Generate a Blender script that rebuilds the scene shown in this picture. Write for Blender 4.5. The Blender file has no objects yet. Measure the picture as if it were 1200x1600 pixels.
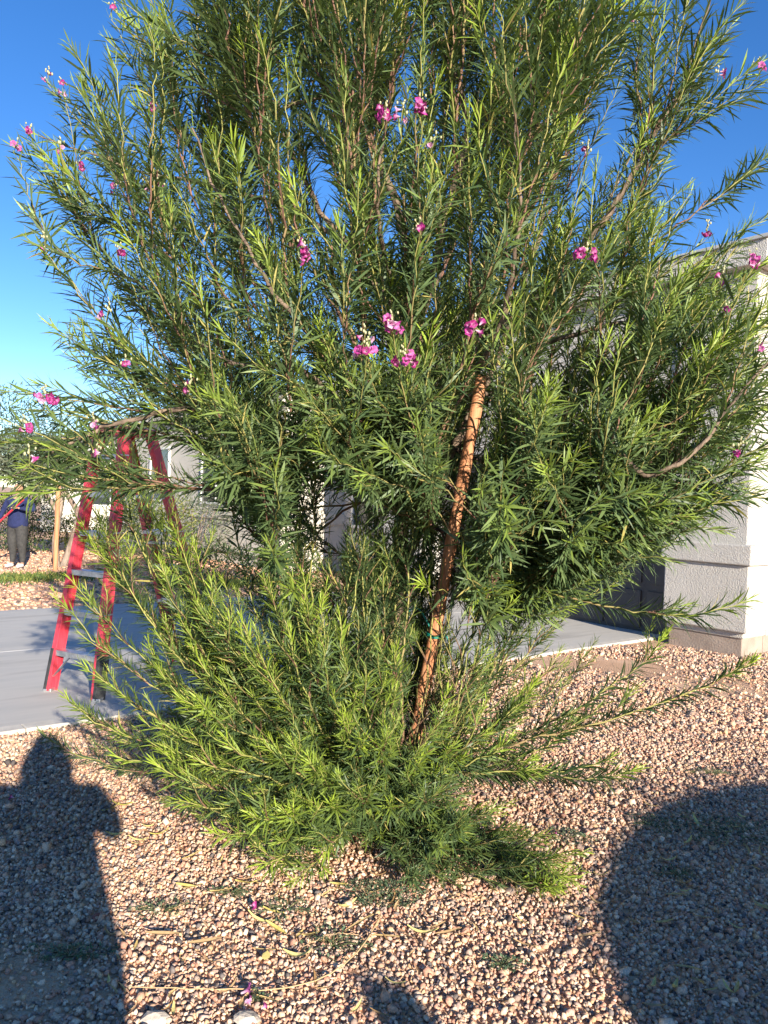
import bpy, math, random
import numpy as np
from mathutils import Vector, Matrix
random.seed(7); RNG = np.random.default_rng(11)
SC = bpy.context.scene; COL = SC.collection
R = math.radians

# ------------------------------------------------------------------ camera, sky, sun, exposure
CAM_H, FPX, ROLL, YH = 1.55, 1203.0, R(2.0), -20.0
PITCH = math.atan(-YH / FPX)
cd = bpy.data.cameras.new('camera'); cam = bpy.data.objects.new('camera', cd); COL.objects.link(cam)
cd.sensor_fit = 'VERTICAL'; cd.sensor_height = 36.0; cd.sensor_width = 27.0
cd.lens = FPX / 1600.0 * 36.0; cd.clip_start = 0.02; cd.clip_end = 3000
cam.matrix_world = Matrix.Translation((0, 0, CAM_H)) @ Matrix.Rotation(R(90) - PITCH, 4, 'X') @ Matrix.Rotation(ROLL, 4, 'Z')
SC.camera = cam
SUN_EL, SUN_B = R(17.2), R(23.5)           # low sun behind the camera's right shoulder
to_sun = Vector((math.sin(SUN_B) * math.cos(SUN_EL), -math.cos(SUN_B) * math.cos(SUN_EL), math.sin(SUN_EL)))
W = bpy.data.worlds.new('World'); SC.world = W; W.use_nodes = True
nt = W.node_tree; bg = nt.nodes['Background']
sky = nt.nodes.new('ShaderNodeTexSky'); sky.sky_type = 'NISHITA'; sky.sun_disc = False
sky.sun_elevation = SUN_EL; sky.sun_rotation = math.atan2(to_sun.x, to_sun.y)
sky.altitude = 1500; sky.air_density = 0.95; sky.dust_density = 0.05; sky.ozone_density = 2.2
hs = nt.nodes.new('ShaderNodeHueSaturation'); hs.inputs['Saturation'].default_value = 1.28; hs.inputs['Hue'].default_value = 0.507
nt.links.new(sky.outputs[0], hs.inputs['Color']); tn_ = nt.nodes.new('ShaderNodeVectorMath'); tn_.operation = 'MULTIPLY'; tn_.inputs[1].default_value = (0.97, 0.93, 0.96); nt.links.new(hs.outputs[0], tn_.inputs[0]); nt.links.new(tn_.outputs[0], bg.inputs[0]); bg.inputs[1].default_value = 0.115
sd = bpy.data.lights.new('sun', 'SUN'); sd.energy = 5.0; sd.angle = R(0.53); sd.color = (1.0, 0.91, 0.77)
sun = bpy.data.objects.new('sun', sd); COL.objects.link(sun)
sun.rotation_euler = to_sun.to_track_quat('Z', 'Y').to_euler(); sun.location = (5, -10, 8)
SC.view_settings.view_transform = 'Standard'; SC.view_settings.look = 'None'
SC.view_settings.exposure = 1.1; SC.view_settings.gamma = 1.0
SC.cycles.max_bounces = 6; SC.cycles.diffuse_bounces = 3; SC.cycles.glossy_bounces = 2; SC.cycles.transmission_bounces = 3

# ------------------------------------------------------------------ helpers
def ray(x, y):
    x -= 600; y -= 800
    X = x * math.cos(ROLL) + y * math.sin(ROLL); Y = -x * math.sin(ROLL) + y * math.cos(ROLL)
    return np.array([X, FPX * math.cos(PITCH) - Y * math.sin(PITCH), -(FPX * math.sin(PITCH) + Y * math.cos(PITCH))])
def at(x, y, Z):                       # photo pixel + forward distance -> point
    d = ray(x, y); return np.array([0, 0, CAM_H]) + d * (Z / d[1])
def gnd(x, y, z=0.0):                  # photo pixel -> point on the ground
    d = ray(x, y); t = (z - CAM_H) / d[2]; return np.array([0, 0, CAM_H]) + d * t
def project(P):                        # points -> photo pixels and depth
    P = np.asarray(P) - np.array([0, 0, CAM_H])
    fw = P[:, 1] * math.cos(PITCH) - P[:, 2] * math.sin(PITCH); dn = -P[:, 2] * math.cos(PITCH) - P[:, 1] * math.sin(PITCH)
    X = P[:, 0] / fw * FPX; Y = dn / fw * FPX
    return 600 + X * math.cos(ROLL) - Y * math.sin(ROLL), 800 + X * math.sin(ROLL) + Y * math.cos(ROLL), fw
def nrm(v):
    v = np.asarray(v, float); return v / np.maximum(np.linalg.norm(v, axis=-1, keepdims=True), 1e-9)

def tag(o, label=None, cat=None, group=None, kind=None):
    if label: o['label'] = label
    if cat: o['category'] = cat
    if group: o['group'] = group
    if kind: o['kind'] = kind
    return o
def empty(name, loc=(0, 0, 0), rz=0.0):
    o = bpy.data.objects.new(name, None); COL.objects.link(o); o.location = loc; o.rotation_euler = (0, 0, rz)
    o.empty_display_size = 0.1; return o
def mesh(name, V, F, mat=None, col=None, smooth=False):
    me = bpy.data.meshes.new(name)
    V = np.asarray(V, np.float32)
    if isinstance(F, np.ndarray) or (isinstance(F, tuple)):
        groups = F if isinstance(F, tuple) else (F,)
        nl = sum(g.size for g in groups); nf = sum(len(g) for g in groups)
        me.vertices.add(len(V)); me.vertices.foreach_set('co', V.ravel())
        me.loops.add(nl); me.loops.foreach_set('vertex_index', np.concatenate([g.ravel() for g in groups]).astype(np.int32))
        tot = np.concatenate([np.full(len(g), g.shape[1], np.int32) for g in groups])
        st = np.concatenate([[0], np.cumsum(tot)[:-1]]).astype(np.int32)
        me.polygons.add(nf); me.polygons.foreach_set('loop_start', st)
        try: me.polygons.foreach_set('loop_total', tot)
        except Exception: pass
        me.update(calc_edges=True)
    else:
        me.from_pydata([tuple(map(float, v)) for v in V], [], F); me.update()
    if col is not None:
        a = me.attributes.new('col', 'FLOAT_COLOR', 'POINT')
        c = np.ones((len(V), 4), np.float32); c[:, :3] = col; a.data.foreach_set('color', c.ravel())
    if mat:
        for m in (mat if isinstance(mat, (list, tuple)) else [mat]): me.materials.append(m)
    if smooth: me.polygons.foreach_set('use_smooth', np.ones(len(me.polygons), bool))
    return me
def obj(name, me, parent=None, loc=None, rot=None):
    o = bpy.data.objects.new(name, me); COL.objects.link(o)
    if parent is not None: o.parent = parent
    if loc is not None: o.location = loc
    if rot is not None: o.rotation_euler = rot
    return o
def mk(name, V, F, mat=None, parent=None, col=None, smooth=False, loc=None):
    return obj(name, mesh(name, V, F, mat, col, smooth), parent, loc)

BOXF = [(0, 3, 2, 1), (4, 5, 6, 7), (0, 1, 5, 4), (1, 2, 6, 5), (2, 3, 7, 6), (3, 0, 4, 7)]
def boxv(x0, x1, y0, y1, z0, z1):
    return [(x0, y0, z0), (x1, y0, z0), (x1, y1, z0), (x0, y1, z0), (x0, y0, z1), (x1, y0, z1), (x1, y1, z1), (x0, y1, z1)]
def bevel(o, w=0.006, seg=2):
    m = o.modifiers.new('bevel', 'BEVEL'); m.width = w; m.segments = seg; m.limit_method = 'ANGLE'; return o
def box(name, b, mat, parent=None, bv=0.0):
    o = mk(name, boxv(*b), BOXF, mat, parent)
    if bv: bevel(o, bv)
    return o
def boxes(name, bs, mat, parent=None, bv=0.0):
    V, F = [], []
    for b in bs:
        k = len(V); V += boxv(*b); F += [tuple(i + k for i in f) for f in BOXF]
    o = mk(name, V, F, mat, parent)
    if bv: bevel(o, bv)
    return o
def beam(name, p0, p1, w, d, side, mat, parent=None, bv=0.0, taper=1.0):   # bar with a w x d section, w along side
    p0, p1 = np.array(p0, float), np.array(p1, float); t = nrm(p1 - p0)
    s = np.array(side, float); s = nrm(s - t * np.dot(s, t)); n = np.cross(t, s)
    V = []
    for p, k in ((p0, 1.0), (p1, taper)):
        for a, b in ((-1, -1), (1, -1), (1, 1), (-1, 1)): V.append(p + s * a * w / 2 * k + n * b * d / 2 * k)
    o = mk(name, V, BOXF, mat, parent)
    if bv: bevel(o, bv)
    return o
def tube_arrays(paths, sides):         # list of (pts (n,3), radii (n)) -> verts, quads
    Vs, Fs, k = [], [], 0
    ang = np.arange(sides) / sides * 2 * math.pi; ca, sa = np.cos(ang), np.sin(ang)
    for pts, rad in paths:
        pts = np.asarray(pts, float); n = len(pts)
        t = nrm(np.gradient(pts, axis=0)); ref = np.array([0.31, 0.2, 0.93]) if abs(t[0][2]) < 0.8 else np.array([0.9, 0.3, 0.1])
        s = nrm(np.cross(t, ref)); u = np.cross(t, s)
        V = pts[:, None, :] + np.asarray(rad)[:, None, None] * (s[:, None, :] * ca[None, :, None] + u[:, None, :] * sa[None, :, None])
        Vs.append(V.reshape(-1, 3))
        i = np.arange(n - 1)[:, None] * sides; j = np.arange(sides)[None, :]; j2 = (j + 1) % sides
        Fs.append(np.stack([i + j, i + j2, i + sides + j2, i + sides + j], -1).reshape(-1, 4) + k)
        k += n * sides
    return np.concatenate(Vs), np.concatenate(Fs)
def bez(p0, c1, c2, p3, n):
    t = np.linspace(0, 1, n)[:, None]
    return (1 - t) ** 3 * p0 + 3 * (1 - t) ** 2 * t * c1 + 3 * (1 - t) * t * t * c2 + t ** 3 * p3
def spline(P, n):                      # Catmull-Rom through control points
    P = np.asarray(P, float); P = np.vstack([2 * P[0] - P[1], P, 2 * P[-1] - P[-2]])
    m = len(P) - 3; out = []
    for u in np.linspace(0, m - 1e-6, n):
        i = int(u); t = u - i; a, b, c, d = P[i:i + 4]
        out.append(0.5 * (2 * b + (c - a) * t + (2 * a - 5 * b + 4 * c - d) * t * t + (3 * b - a - 3 * c + d) * t ** 3))
    return np.array(out)
def lathe(name, prof, mat, parent=None, seg=16, smooth=True, loc=None):
    V, F = [], []
    for r, z in prof:
        for k in range(seg): a = k / seg * 2 * math.pi; V.append((r * math.cos(a), r * math.sin(a), z))
    for i in range(len(prof) - 1):
        for k in range(seg): k2 = (k + 1) % seg; F.append((i * seg + k, i * seg + k2, (i + 1) * seg + k2, (i + 1) * seg + k))
    F.append(tuple(range(seg))[::-1]); F.append(tuple((len(prof) - 1) * seg + k for k in range(seg)))
    return mk(name, V, F, mat, parent, smooth=smooth, loc=loc)

# ------------------------------------------------------------------ materials
def ramp(N, L, fac, stops):
    r = N.new('ShaderNodeValToRGB'); e = r.color_ramp.elements
    while len(e) < len(stops): e.new(0.5)
    for k, (p, c) in enumerate(stops): e[k].position = p; e[k].color = (*c, 1)
    L.new(fac, r.inputs[0]); return r.outputs[0]
def mat(name, c1, c2=None, scale=6.0, rough=0.8, spec=0.4, bump=0.0, bscale=80.0, bdist=0.01, metal=0.0, c3=None, detail=6, stretch=None, vor=False, lo=0.35, hi=0.65):
    m = bpy.data.materials.new(name); m.use_nodes = True; N, L = m.node_tree.nodes, m.node_tree.links
    b = N['Principled BSDF']; b.inputs['Roughness'].default_value = rough; b.inputs['Metallic'].default_value = metal
    b.inputs['Specular IOR Level'].default_value = spec
    tc = N.new('ShaderNodeTexCoord'); src = tc.outputs['Object']
    if stretch:
        mp = N.new('ShaderNodeMapping'); mp.inputs['Scale'].default_value = stretch; L.new(src, mp.inputs[0]); src = mp.outputs[0]
    if c2 is None: b.inputs['Base Color'].default_value = (*c1, 1)
    else:
        n = N.new('ShaderNodeTexNoise'); n.inputs['Scale'].default_value = scale; n.inputs['Detail'].default_value = detail; n.inputs['Roughness'].default_value = 0.6
        L.new(src, n.inputs['Vector'])
        st = [(lo, c1), (hi, c2)] if c3 is None else [(lo, c1), ((lo + hi) / 2, c2), (hi, c3)]
        L.new(ramp(N, L, n.outputs[0], st), b.inputs['Base Color'])
    if bump:
        bn = N.new('ShaderNodeBump'); bn.inputs['Strength'].default_value = bump; bn.inputs['Distance'].default_value = bdist
        if vor:
            v = N.new('ShaderNodeTexVoronoi'); v.inputs['Scale'].default_value = bscale; L.new(src, v.inputs['Vector']); L.new(v.outputs[0], bn.inputs['Height'])
        else:
            v = N.new('ShaderNodeTexNoise'); v.inputs['Scale'].default_value = bscale; v.inputs['Detail'].default_value = 4; L.new(src, v.inputs['Vector']); L.new(v.outputs[0], bn.inputs['Height'])
        L.new(bn.outputs[0], b.inputs['Normal'])
    return m
def attr_mat(name, rough=0.6, spec=0.35, translucent=0.0, bump=0.0, bscale=60, grain=0.0, gscale=40, tint=(1.2, 1.25, 0.6)):
    m = bpy.data.materials.new(name); m.use_nodes = True; N, L = m.node_tree.nodes, m.node_tree.links
    b = N['Principled BSDF']; b.inputs['Roughness'].default_value = rough; b.inputs['Specular IOR Level'].default_value = spec
    a = N.new('ShaderNodeAttribute'); a.attribute_name = 'col'; c = a.outputs['Color']
    if grain or bump:
        tc = N.new('ShaderNodeTexCoord'); n = N.new('ShaderNodeTexNoise'); n.inputs['Scale'].default_value = gscale; n.inputs['Detail'].default_value = 5
        L.new(tc.outputs['Object'], n.inputs['Vector'])
    if grain:
        mr = N.new('ShaderNodeMapRange'); mr.inputs[1].default_value = .3; mr.inputs[2].default_value = .7; mr.inputs[3].default_value = 1 - grain; mr.inputs[4].default_value = 1 + grain
        L.new(n.outputs[0], mr.inputs[0])
        vm = N.new('ShaderNodeVectorMath'); vm.operation = 'SCALE'; L.new(c, vm.inputs[0]); L.new(mr.outputs[0], vm.inputs['Scale']); c = vm.outputs[0]
    L.new(c, b.inputs['Base Color'])
    if bump:
        bn = N.new('ShaderNodeBump'); bn.inputs['Strength'].default_value = bump; bn.inputs['Distance'].default_value = 0.004
        L.new(n.outputs[0], bn.inputs['Height']); L.new(bn.outputs[0], b.inputs['Normal'])
    if translucent:
        t = N.new('ShaderNodeBsdfTranslucent'); x = N.new('ShaderNodeMixShader'); x.inputs[0].default_value = translucent
        vt = N.new('ShaderNodeVectorMath'); vt.operation = 'MULTIPLY'; L.new(c, vt.inputs[0]); vt.inputs[1].default_value = tint
        L.new(vt.outputs[0], t.inputs[0]); L.new(b.outputs[0], x.inputs[1]); L.new(t.outputs[0], x.inputs[2])
        L.new(x.outputs[0], N['Material Output'].inputs[0])
    return m
M = {}
M['leaf'] = attr_mat('willow_leaf', rough=0.48, spec=0.42, translucent=0.24)
M['bgleaf'] = attr_mat('shrub_leaf', rough=0.55, spec=0.3, translucent=0.2)
M['dryleaf'] = attr_mat('dry_leaf', rough=0.6, spec=0.3, translucent=0.15, tint=(1, 1, 0.8))
M['petal'] = attr_mat('petal', rough=0.5, spec=0.25, translucent=0.35, tint=(1, 1, 1))
M['stone'] = attr_mat('gravel_stone', rough=0.85, spec=0.25, bump=0.5, grain=0.25, gscale=160)
M['twig'] = attr_mat('twig_bark', rough=0.75, spec=0.25)
M['bark'] = mat('bark', (0.075, 0.052, 0.04), (0.26, 0.185, 0.13), scale=30, rough=0.9, bump=0.8, bscale=60, stretch=(1, 1, 0.25))
M['bgbark'] = mat('grey_bark', (0.16, 0.11, 0.08), (0.36, 0.28, 0.22), scale=14, rough=0.9, bump=0.6, bscale=30, stretch=(1, 1, 0.3))
M['stake'] = mat('stake_wood', (0.40, 0.155, 0.068), (0.55, 0.25, 0.12), c3=(0.62, 0.34, 0.19), scale=9, rough=0.75, bump=0.5, bscale=40, bdist=0.006, stretch=(5, 5, 0.35), lo=0.3, hi=0.75)
M['tape'] = mat('tie_tape', (0.0, 0.16, 0.13), (0.01, 0.24, 0.18), rough=0.45)
M['soil'] = mat('soil', (0.56, 0.34, 0.21), (0.68, 0.42, 0.26), c3=(0.76, 0.50, 0.33), scale=1.6, rough=0.95, bump=1.0, bscale=70, bdist=0.03)
M['concrete'] = mat('concrete', (0.40, 0.375, 0.335), (0.51, 0.48, 0.43), scale=1.5, rough=0.85, bump=0.25, bscale=140, bdist=0.003, stretch=(0.3, 1.8, 1), lo=0.36, hi=0.62, c3=(0.45, 0.43, 0.39), detail=9)
M['conc_edge'] = mat('concrete_edge', (0.50, 0.46, 0.40), (0.62, 0.57, 0.49), scale=9, rough=0.9, bump=0.4, bscale=120, bdist=0.004)
M['joint'] = mat('joint_filler', (0.62, 0.62, 0.60), (0.72, 0.72, 0.70), scale=8, rough=0.8)
M['stucco'] = mat('stucco', (0.53, 0.50, 0.45), (0.60, 0.565, 0.51), scale=2.2, rough=0.95, spec=0.2, bump=1.0, bscale=80, bdist=0.018)
M['stucco_far'] = mat('stucco_far', (0.60, 0.56, 0.47), (0.67, 0.62, 0.53), scale=1.2, rough=0.95, spec=0.2, bump=0.4, bscale=40)
M['stem_wall'] = mat('stem_wall', (0.30, 0.235, 0.19), (0.40, 0.32, 0.26), scale=5, rough=0.95, bump=0.6, bscale=50)
M['cap'] = mat('parapet_metal', (0.42, 0.41, 0.39), (0.48, 0.47, 0.45), scale=3, rough=0.6)
M['garage'] = mat('garage_door_paint', (0.055, 0.05, 0.05), (0.075, 0.07, 0.068), scale=4, rough=0.55, bump=0.15, bscale=60)
M['dark_glass'] = mat('window_glass', (0.03, 0.035, 0.04), rough=0.12, spec=0.6)
M['white_trim'] = mat('white_trim', (0.72, 0.70, 0.66), (0.8, 0.78, 0.74), scale=6, rough=0.6)
M['ladder_red'] = mat('red_fibreglass', (0.48, 0.030, 0.055), (0.62, 0.060, 0.085), scale=18, rough=0.45, spec=0.5, bump=0.2, bscale=150, bdist=0.002, stretch=(4, 4, 0.4))
M['alu'] = mat('aluminium', (0.42, 0.42, 0.42), (0.62, 0.62, 0.61), scale=25, rough=0.42, metal=0.85, bump=0.2, bscale=120, bdist=0.002)
M['black'] = mat('black_rubber', (0.025, 0.025, 0.027), (0.05, 0.05, 0.05), scale=20, rough=0.7)
M['skin'] = mat('skin', (0.42, 0.23, 0.15), (0.48, 0.27, 0.18), scale=12, rough=0.55)
M['navy'] = mat('navy_knit', (0.012, 0.018, 0.065), (0.02, 0.028, 0.10), scale=14, rough=0.9, bump=0.4, bscale=60)
M['grey_cloth'] = mat('dark_grey_cloth', (0.035, 0.034, 0.034), (0.06, 0.058, 0.055), scale=18, rough=0.9, bump=0.4, bscale=50)
M['white_shoe'] = mat('white_shoe', (0.62, 0.58, 0.55), (0.75, 0.72, 0.70), scale=20, rough=0.6)
M['hair'] = mat('dark_hair', (0.02, 0.014, 0.01), (0.05, 0.035, 0.025), scale=60, rough=0.5)
M['pole'] = mat('red_pole', (0.55, 0.03, 0.05), (0.62, 0.05, 0.07), scale=8, rough=0.4)
M['glove'] = mat('work_glove', (0.04, 0.04, 0.045), (0.09, 0.085, 0.08), scale=30, rough=0.85)
M['rock'] = mat('pale_rock', (0.42, 0.35, 0.28), (0.60, 0.52, 0.43), scale=14, rough=0.9, bump=0.9, bscale=40)

# ------------------------------------------------------------------ ground, driveway
UA = R(38.0)                                  # the house and driveway axis
U = np.array([math.cos(UA), math.sin(UA)]); A = np.array([-math.sin(UA), math.cos(UA)])
NE = gnd(0, 1152)[:2]                         # a point on the near edge of the driveway
def edge_dist(x, y):                          # signed distance beyond the near edge, towards the far side
    return (x - NE[0]) * A[0] + (y - NE[1]) * A[1]
g = mk('ground', [(-600, -300, 0), (600, -300, 0), (600, 1200, 0), (-600, 1200, 0)], [(0, 1, 2, 3)], M['soil']); tag(g, 'tan desert soil under the gravel', kind='structure')
DW = empty('driveway', (NE[0], NE[1], 0), UA); tag(DW, 'grey concrete driveway with pale border', kind='structure')
WD = 5.15
s0, s1 = -9.0, 9.3
# slabs between joints running along the drive and across it
ys = [0.12, 2.55, WD]; xs = [s0, -4.4, -0.1 + 0.0, 4.6, s1]
for i in range(len(ys) - 1):
    for k in range(len(xs) - 1):
        bevel(box('slab', (xs[k] + .004, xs[k + 1] - .004, ys[i] + .010, ys[i + 1] - .010, -0.06, 0.022), M['concrete'], DW), 0.006)
box('joint_strip', (s0, s1, ys[1] - .009, ys[1] + .009, -0.05, 0.020), M['joint'], DW)
for k in range(10):
    a = s0 + (s1 - s0) * k / 10; b = s0 + (s1 - s0) * (k + 1) / 10
    bevel(box('edging', (a + .002, b - .002, 0.0, 0.125, -0.05, 0.030), M['conc_edge'], DW), 0.008)

# ------------------------------------------------------------------ buildings
def panel_door(parent, x, y0, y1, z0, z1, rows, cols, m):
    d = box('garage_door', (x, x + .05, y0, y1, z0, z1), m, parent)
    pw, ph = (y1 - y0) / cols, (z1 - z0) / rows
    me = None
    for r in range(rows):
        for c in range(cols):
            o = obj('panel', me, d, (x, y0 + (c + .5) * pw, z0 + (r + .5) * ph)) if me else None
            if o is None:
                me = mesh('panel', boxv(-.022, .004, -pw / 2 + .045, pw / 2 - .045, -ph / 2 + .05, ph / 2 - .05), BOXF, m); o = obj('panel', me, d, (x, y0 + (c + .5) * pw, z0 + (r + .5) * ph))
    return d
def window(parent, face, c, w, h, z, ax):      # ax 'x' : set in a wall whose plane is x = face ; 'y' : plane y = face
    def B(a0, a1, d0, d1, z0, z1): return (face + d0, face + d1, a0, a1, z0, z1) if ax == 'x' else (a0, a1, face + d0, face + d1, z0, z1)
    o = box('window', B(c - w / 2, c + w / 2, -.012, .02, z, z + h), M['dark_glass'], parent)
    t = .06
    boxes('frame', [B(c - w / 2 - t, c - w / 2, -.05, .02, z - t, z + h + t), B(c + w / 2, c + w / 2 + t, -.05, .02, z - t, z + h + t),
                    B(c - w / 2, c + w / 2, -.05, .02, z - t, z), B(c - w / 2, c + w / 2, -.05, .02, z + h, z + h + t), B(c - .02, c + .02, -.04, .02, z, z + h)], M['white_trim'], o)
    return o
HC = gnd(1165, 992, .26)                       # near corner of the wainscot
HA = empty('garage_house', (HC[0] + .05 * (U[0] + A[0]), HC[1] + .05 * (U[1] + A[1]), 0), UA)
tag(HA, 'grey stucco garage house with flat parapet and dark door at driveway end', 'house')
DW0, DW1, FP = 0.90, 5.25, 6.15
def pillar(y0, y1, p=HA):
    box('wall', (0, .5, y0, y1, .2, 4.12), M['stucco'], p, .012)
    box('wainscot', (-.055, .46, y0 - .055, y1 + .02, .27, .985), M['stucco'], p, .014)
    box('ledge', (-.095, .47, y0 - .095, y1 + .045, .985, 1.20), M['stucco'], p, .014)
    box('stem_wall', (.02, .48, y0 + .02, y1 - .02, -.1, .27), M['stem_wall'], p, .01)
pillar(0, DW0); pillar(DW1, FP)
# long sunlit side wall
box('wall', (.5, 11, 0.0, .25, .2, 4.12), M['stucco'], HA)
box('wainscot', (.46, 11, -.055, .2, .272, .983), M['stucco'], HA, .014)
box('ledge', (.47, 11, -.095, .2, .986, 1.198), M['stucco'], HA, .014)
box('stem_wall', (.48, 11, .02, .2, -.1, .268), M['stem_wall'], HA)
box('header', (.03, .5, DW0, DW1, 2.25, 4.12), M['stucco'], HA, .01)
box('wall', (1.3, 1.6, FP, 12, -.1, 4.12), M['stucco'], HA)
box('wall', (.5, 1.6, FP - .25, FP - .001, -.1, 4.12), M['stucco'], HA)
box('cornice', (-.16, 11, -.16, FP + .16, 4.12, 4.36), M['stucco'], HA, .01)
box('parapet_cap', (-.19, 11, -.19, FP + .19, 4.36, 4.40), M['cap'], HA, .006)
box('vent_pipe', (-.20, -.155, .55, .60, 4.20, 4.25), M['black'], HA)
panel_door(HA, .38, DW0, DW1, .02, 2.26, 4, 8, M['garage'])
box('garage_floor', (.36, 3, DW0, DW1, -.02, .015), M['concrete'], HA)
window(HA, 1.3, 8.2, 1.4, 1.2, 1.0, 'x')

b0 = at(438, 900, 15.4)
HB = empty('neighbour_house', (b0[0], b0[1], 0), UA); tag(HB, 'pale stucco house with sunlit wall and dark entry beyond the driveway', 'house')
box('wall', (0, 1.75, 0, 9.0, -.1, 3.4), M['stucco_far'], HB)
box('wainscot', (-.06, 1.70, -.06, 9.0, .26, .98), M['stucco_far'], HB)
box('ledge', (-.10, 1.72, -.10, 9.0, .98, 1.2), M['stucco_far'], HB)
box('wall', (1.75, 8.0, 2.2, 2.5, -.1, 3.4), M['stem_wall'], HB)
box('door', (2.2, 3.15, 2.14, 2.2, -.05, 2.1), M['garage'], HB)
box('column', (2.75, 3.25, 0, .5, -.1, 3.4), M['stucco_far'], HB)
box('column_base', (2.69, 3.31, -.06, .56, -.1, 1.0), M['stucco_far'], HB)
box('wall', (5.2, 9, 0, .3, -.1, 3.4), M['stucco_far'], HB)
box('cornice', (-.2, 9, -.2, 9.2, 3.4, 3.62), M['stucco_far'], HB)
window(HB, 0, 3.0, 1.5, 1.3, 1.35, 'x'); window(HB, 0, 6.4, 1.2, 1.3, 1.35, 'x')
c0 = at(62, 850, 27)
HCc = empty('far_house', (c0[0], c0[1], 0), R(14)); tag(HCc, 'far cream house in full sun behind the pruned tree and shrubs', 'house')
box('wall', (0, 13, 0, 8, -.1, 2.9), M['stucco_far'], HCc)
box('fascia', (-.3, 13.3, -.3, 8.3, 2.9, 3.15), M['white_trim'], HCc)
window(HCc, 0, 2.3, 1.4, 1.2, 1.0, 'y'); window(HCc, 0, 6.0, 1.6, 1.2, 1.0, 'y'); window(HCc, 0, 9.6, 1.6, 1.2, 1.0, 'y')
mk('roof', [(-.5, -.5, 3.15), (13.5, -.5, 3.15), (13.5, 8.5, 3.15), (-.5, 8.5, 3.15), (3.5, 4, 4.4), (9.5, 4, 4.4)],
   [(0, 1, 5, 4), (1, 2, 5), (2, 3, 4, 5), (3, 0, 4), (3, 2, 1, 0)], M['stem_wall'], HCc)

# ------------------------------------------------------------------ gravel
def ico():
    p = (1 + 5 ** .5) / 2
    V = np.array([(-1, p, 0), (1, p, 0), (-1, -p, 0), (1, -p, 0), (0, -1, p), (0, 1, p), (0, -1, -p), (0, 1, -p), (p, 0, -1), (p, 0, 1), (-p, 0, -1), (-p, 0, 1)], float)
    F = np.array([(0, 11, 5), (0, 5, 1), (0, 1, 7), (0, 7, 10), (0, 10, 11), (1, 5, 9), (5, 11, 4), (11, 10, 2), (10, 7, 6), (7, 1, 8), (3, 9, 4), (3, 4, 2), (3, 2, 6), (3, 6, 8), (3, 8, 9), (4, 9, 5), (2, 4, 11), (6, 2, 10), (8, 6, 7), (9, 8, 1)])
    return nrm(V), F
def rot_rand(n):
    q = nrm(RNG.normal(size=(n, 4))); w, x, y, z = q.T
    return np.stack([1 - 2 * (y * y + z * z), 2 * (x * y - z * w), 2 * (x * z + y * w), 2 * (x * y + z * w), 1 - 2 * (x * x + z * z), 2 * (y * z - x * w),
                     2 * (x * z - y * w), 2 * (y * z + x * w), 1 - 2 * (x * x + y * y)], -1).reshape(n, 3, 3)
PAL = np.array([1.20, 1.07, .94]) * np.array([(0.58, 0.45, 0.35), (0.50, 0.34, 0.25), (0.44, 0.26, 0.20), (0.64, 0.53, 0.43), (0.33, 0.27, 0.24), (0.15, 0.14, 0.145), (0.075, 0.07, 0.075), (0.40, 0.30, 0.27), (0.52, 0.37, 0.24)])
PW = np.array([.22, .20, .15, .12, .08, .055, .03, .10, .06]); PW = PW / PW.sum()
def bare(x, y):                                # places where the soil shows
    w = np.zeros_like(x)
    for (px, py, r, k) in ((20, 1535, .20, .72), (985, 1042, .60, 1.0), (870, 1036, .45, 1.0), (1120, 1075, .6, .8), (730, 1040, .3, .5), (590, 1330, .25, .5)):
        c = gnd(px, py); d = np.hypot((x - c[0]), (y - c[1])) / r; w = np.maximum(w, k * np.clip(1.5 - d, 0, 1))
    return w
CUBE = np.array([(-1, -1, -1), (1, -1, -1), (1, 1, -1), (-1, 1, -1), (-1, -1, 1), (1, -1, 1), (1, 1, 1), (-1, 1, 1)], float) * .66
CUBEF = np.array([f for q in BOXF for f in ((q[0], q[1], q[2]), (q[0], q[2], q[3]))])
def gravel(name, dens, ylo, yhi, size, emb, seed, cube=False):
    rng = np.random.default_rng(seed)
    n = int(dens * (.56 * (yhi ** 2 - ylo ** 2) + 1.1 * (yhi - ylo)))
    y = rng.uniform(ylo, yhi, n * 2); y = y[rng.uniform(size=n * 2) < (.56 * y + .55) / (.56 * yhi + .55)][:n]; n = len(y)
    x = rng.uniform(-1, 1, n) * (.56 * y + .55)
    ed = edge_dist(x, y)
    lx = (x - HA.location.x) * U[0] + (y - HA.location.y) * U[1]; ly = (x - HA.location.x) * A[0] + (y - HA.location.y) * A[1]
    keep = (ed < .01) & ~((lx > -.0) & (ly > 0.0)) & (rng.uniform(size=n) > bare(x, y))
    x, y = x[keep], y[keep]; n = len(x)
    B, F = (CUBE, CUBEF) if cube else ico(); nv = len(B)
    S = size * np.exp(rng.normal(0, .30, n)); S = np.where(rng.uniform(size=n) < .03, S * 1.45, S)
    V = B[None] * (1 + (rng.uniform(-.32, .25, (n, nv, 3)) if cube else rng.uniform(-.30, .24, (n, nv, 1))))
    V = V * (S[:, None, None] * np.stack([rng.uniform(.8, 1.3, n), rng.uniform(.65, 1.05, n), rng.uniform(.5, .85, n)], -1)[:, None, :])
    V = np.einsum('nij,nkj->nki', rot_rand(n), V)
    z = S * emb + rng.uniform(0, 1, n) ** 2 * size * .8
    V = V + np.stack([x, y, z], -1)[:, None, :]
    c = PAL[rng.choice(len(PAL), n, p=PW)] * rng.uniform(.78, 1.18, (n, 1))
    FF = (F[None] + (np.arange(n) * nv)[:, None, None]).reshape(-1, 3)
    return mk(name, V.reshape(-1, 3), FF, M['stone'], col=np.repeat(c, nv, 0))
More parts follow.
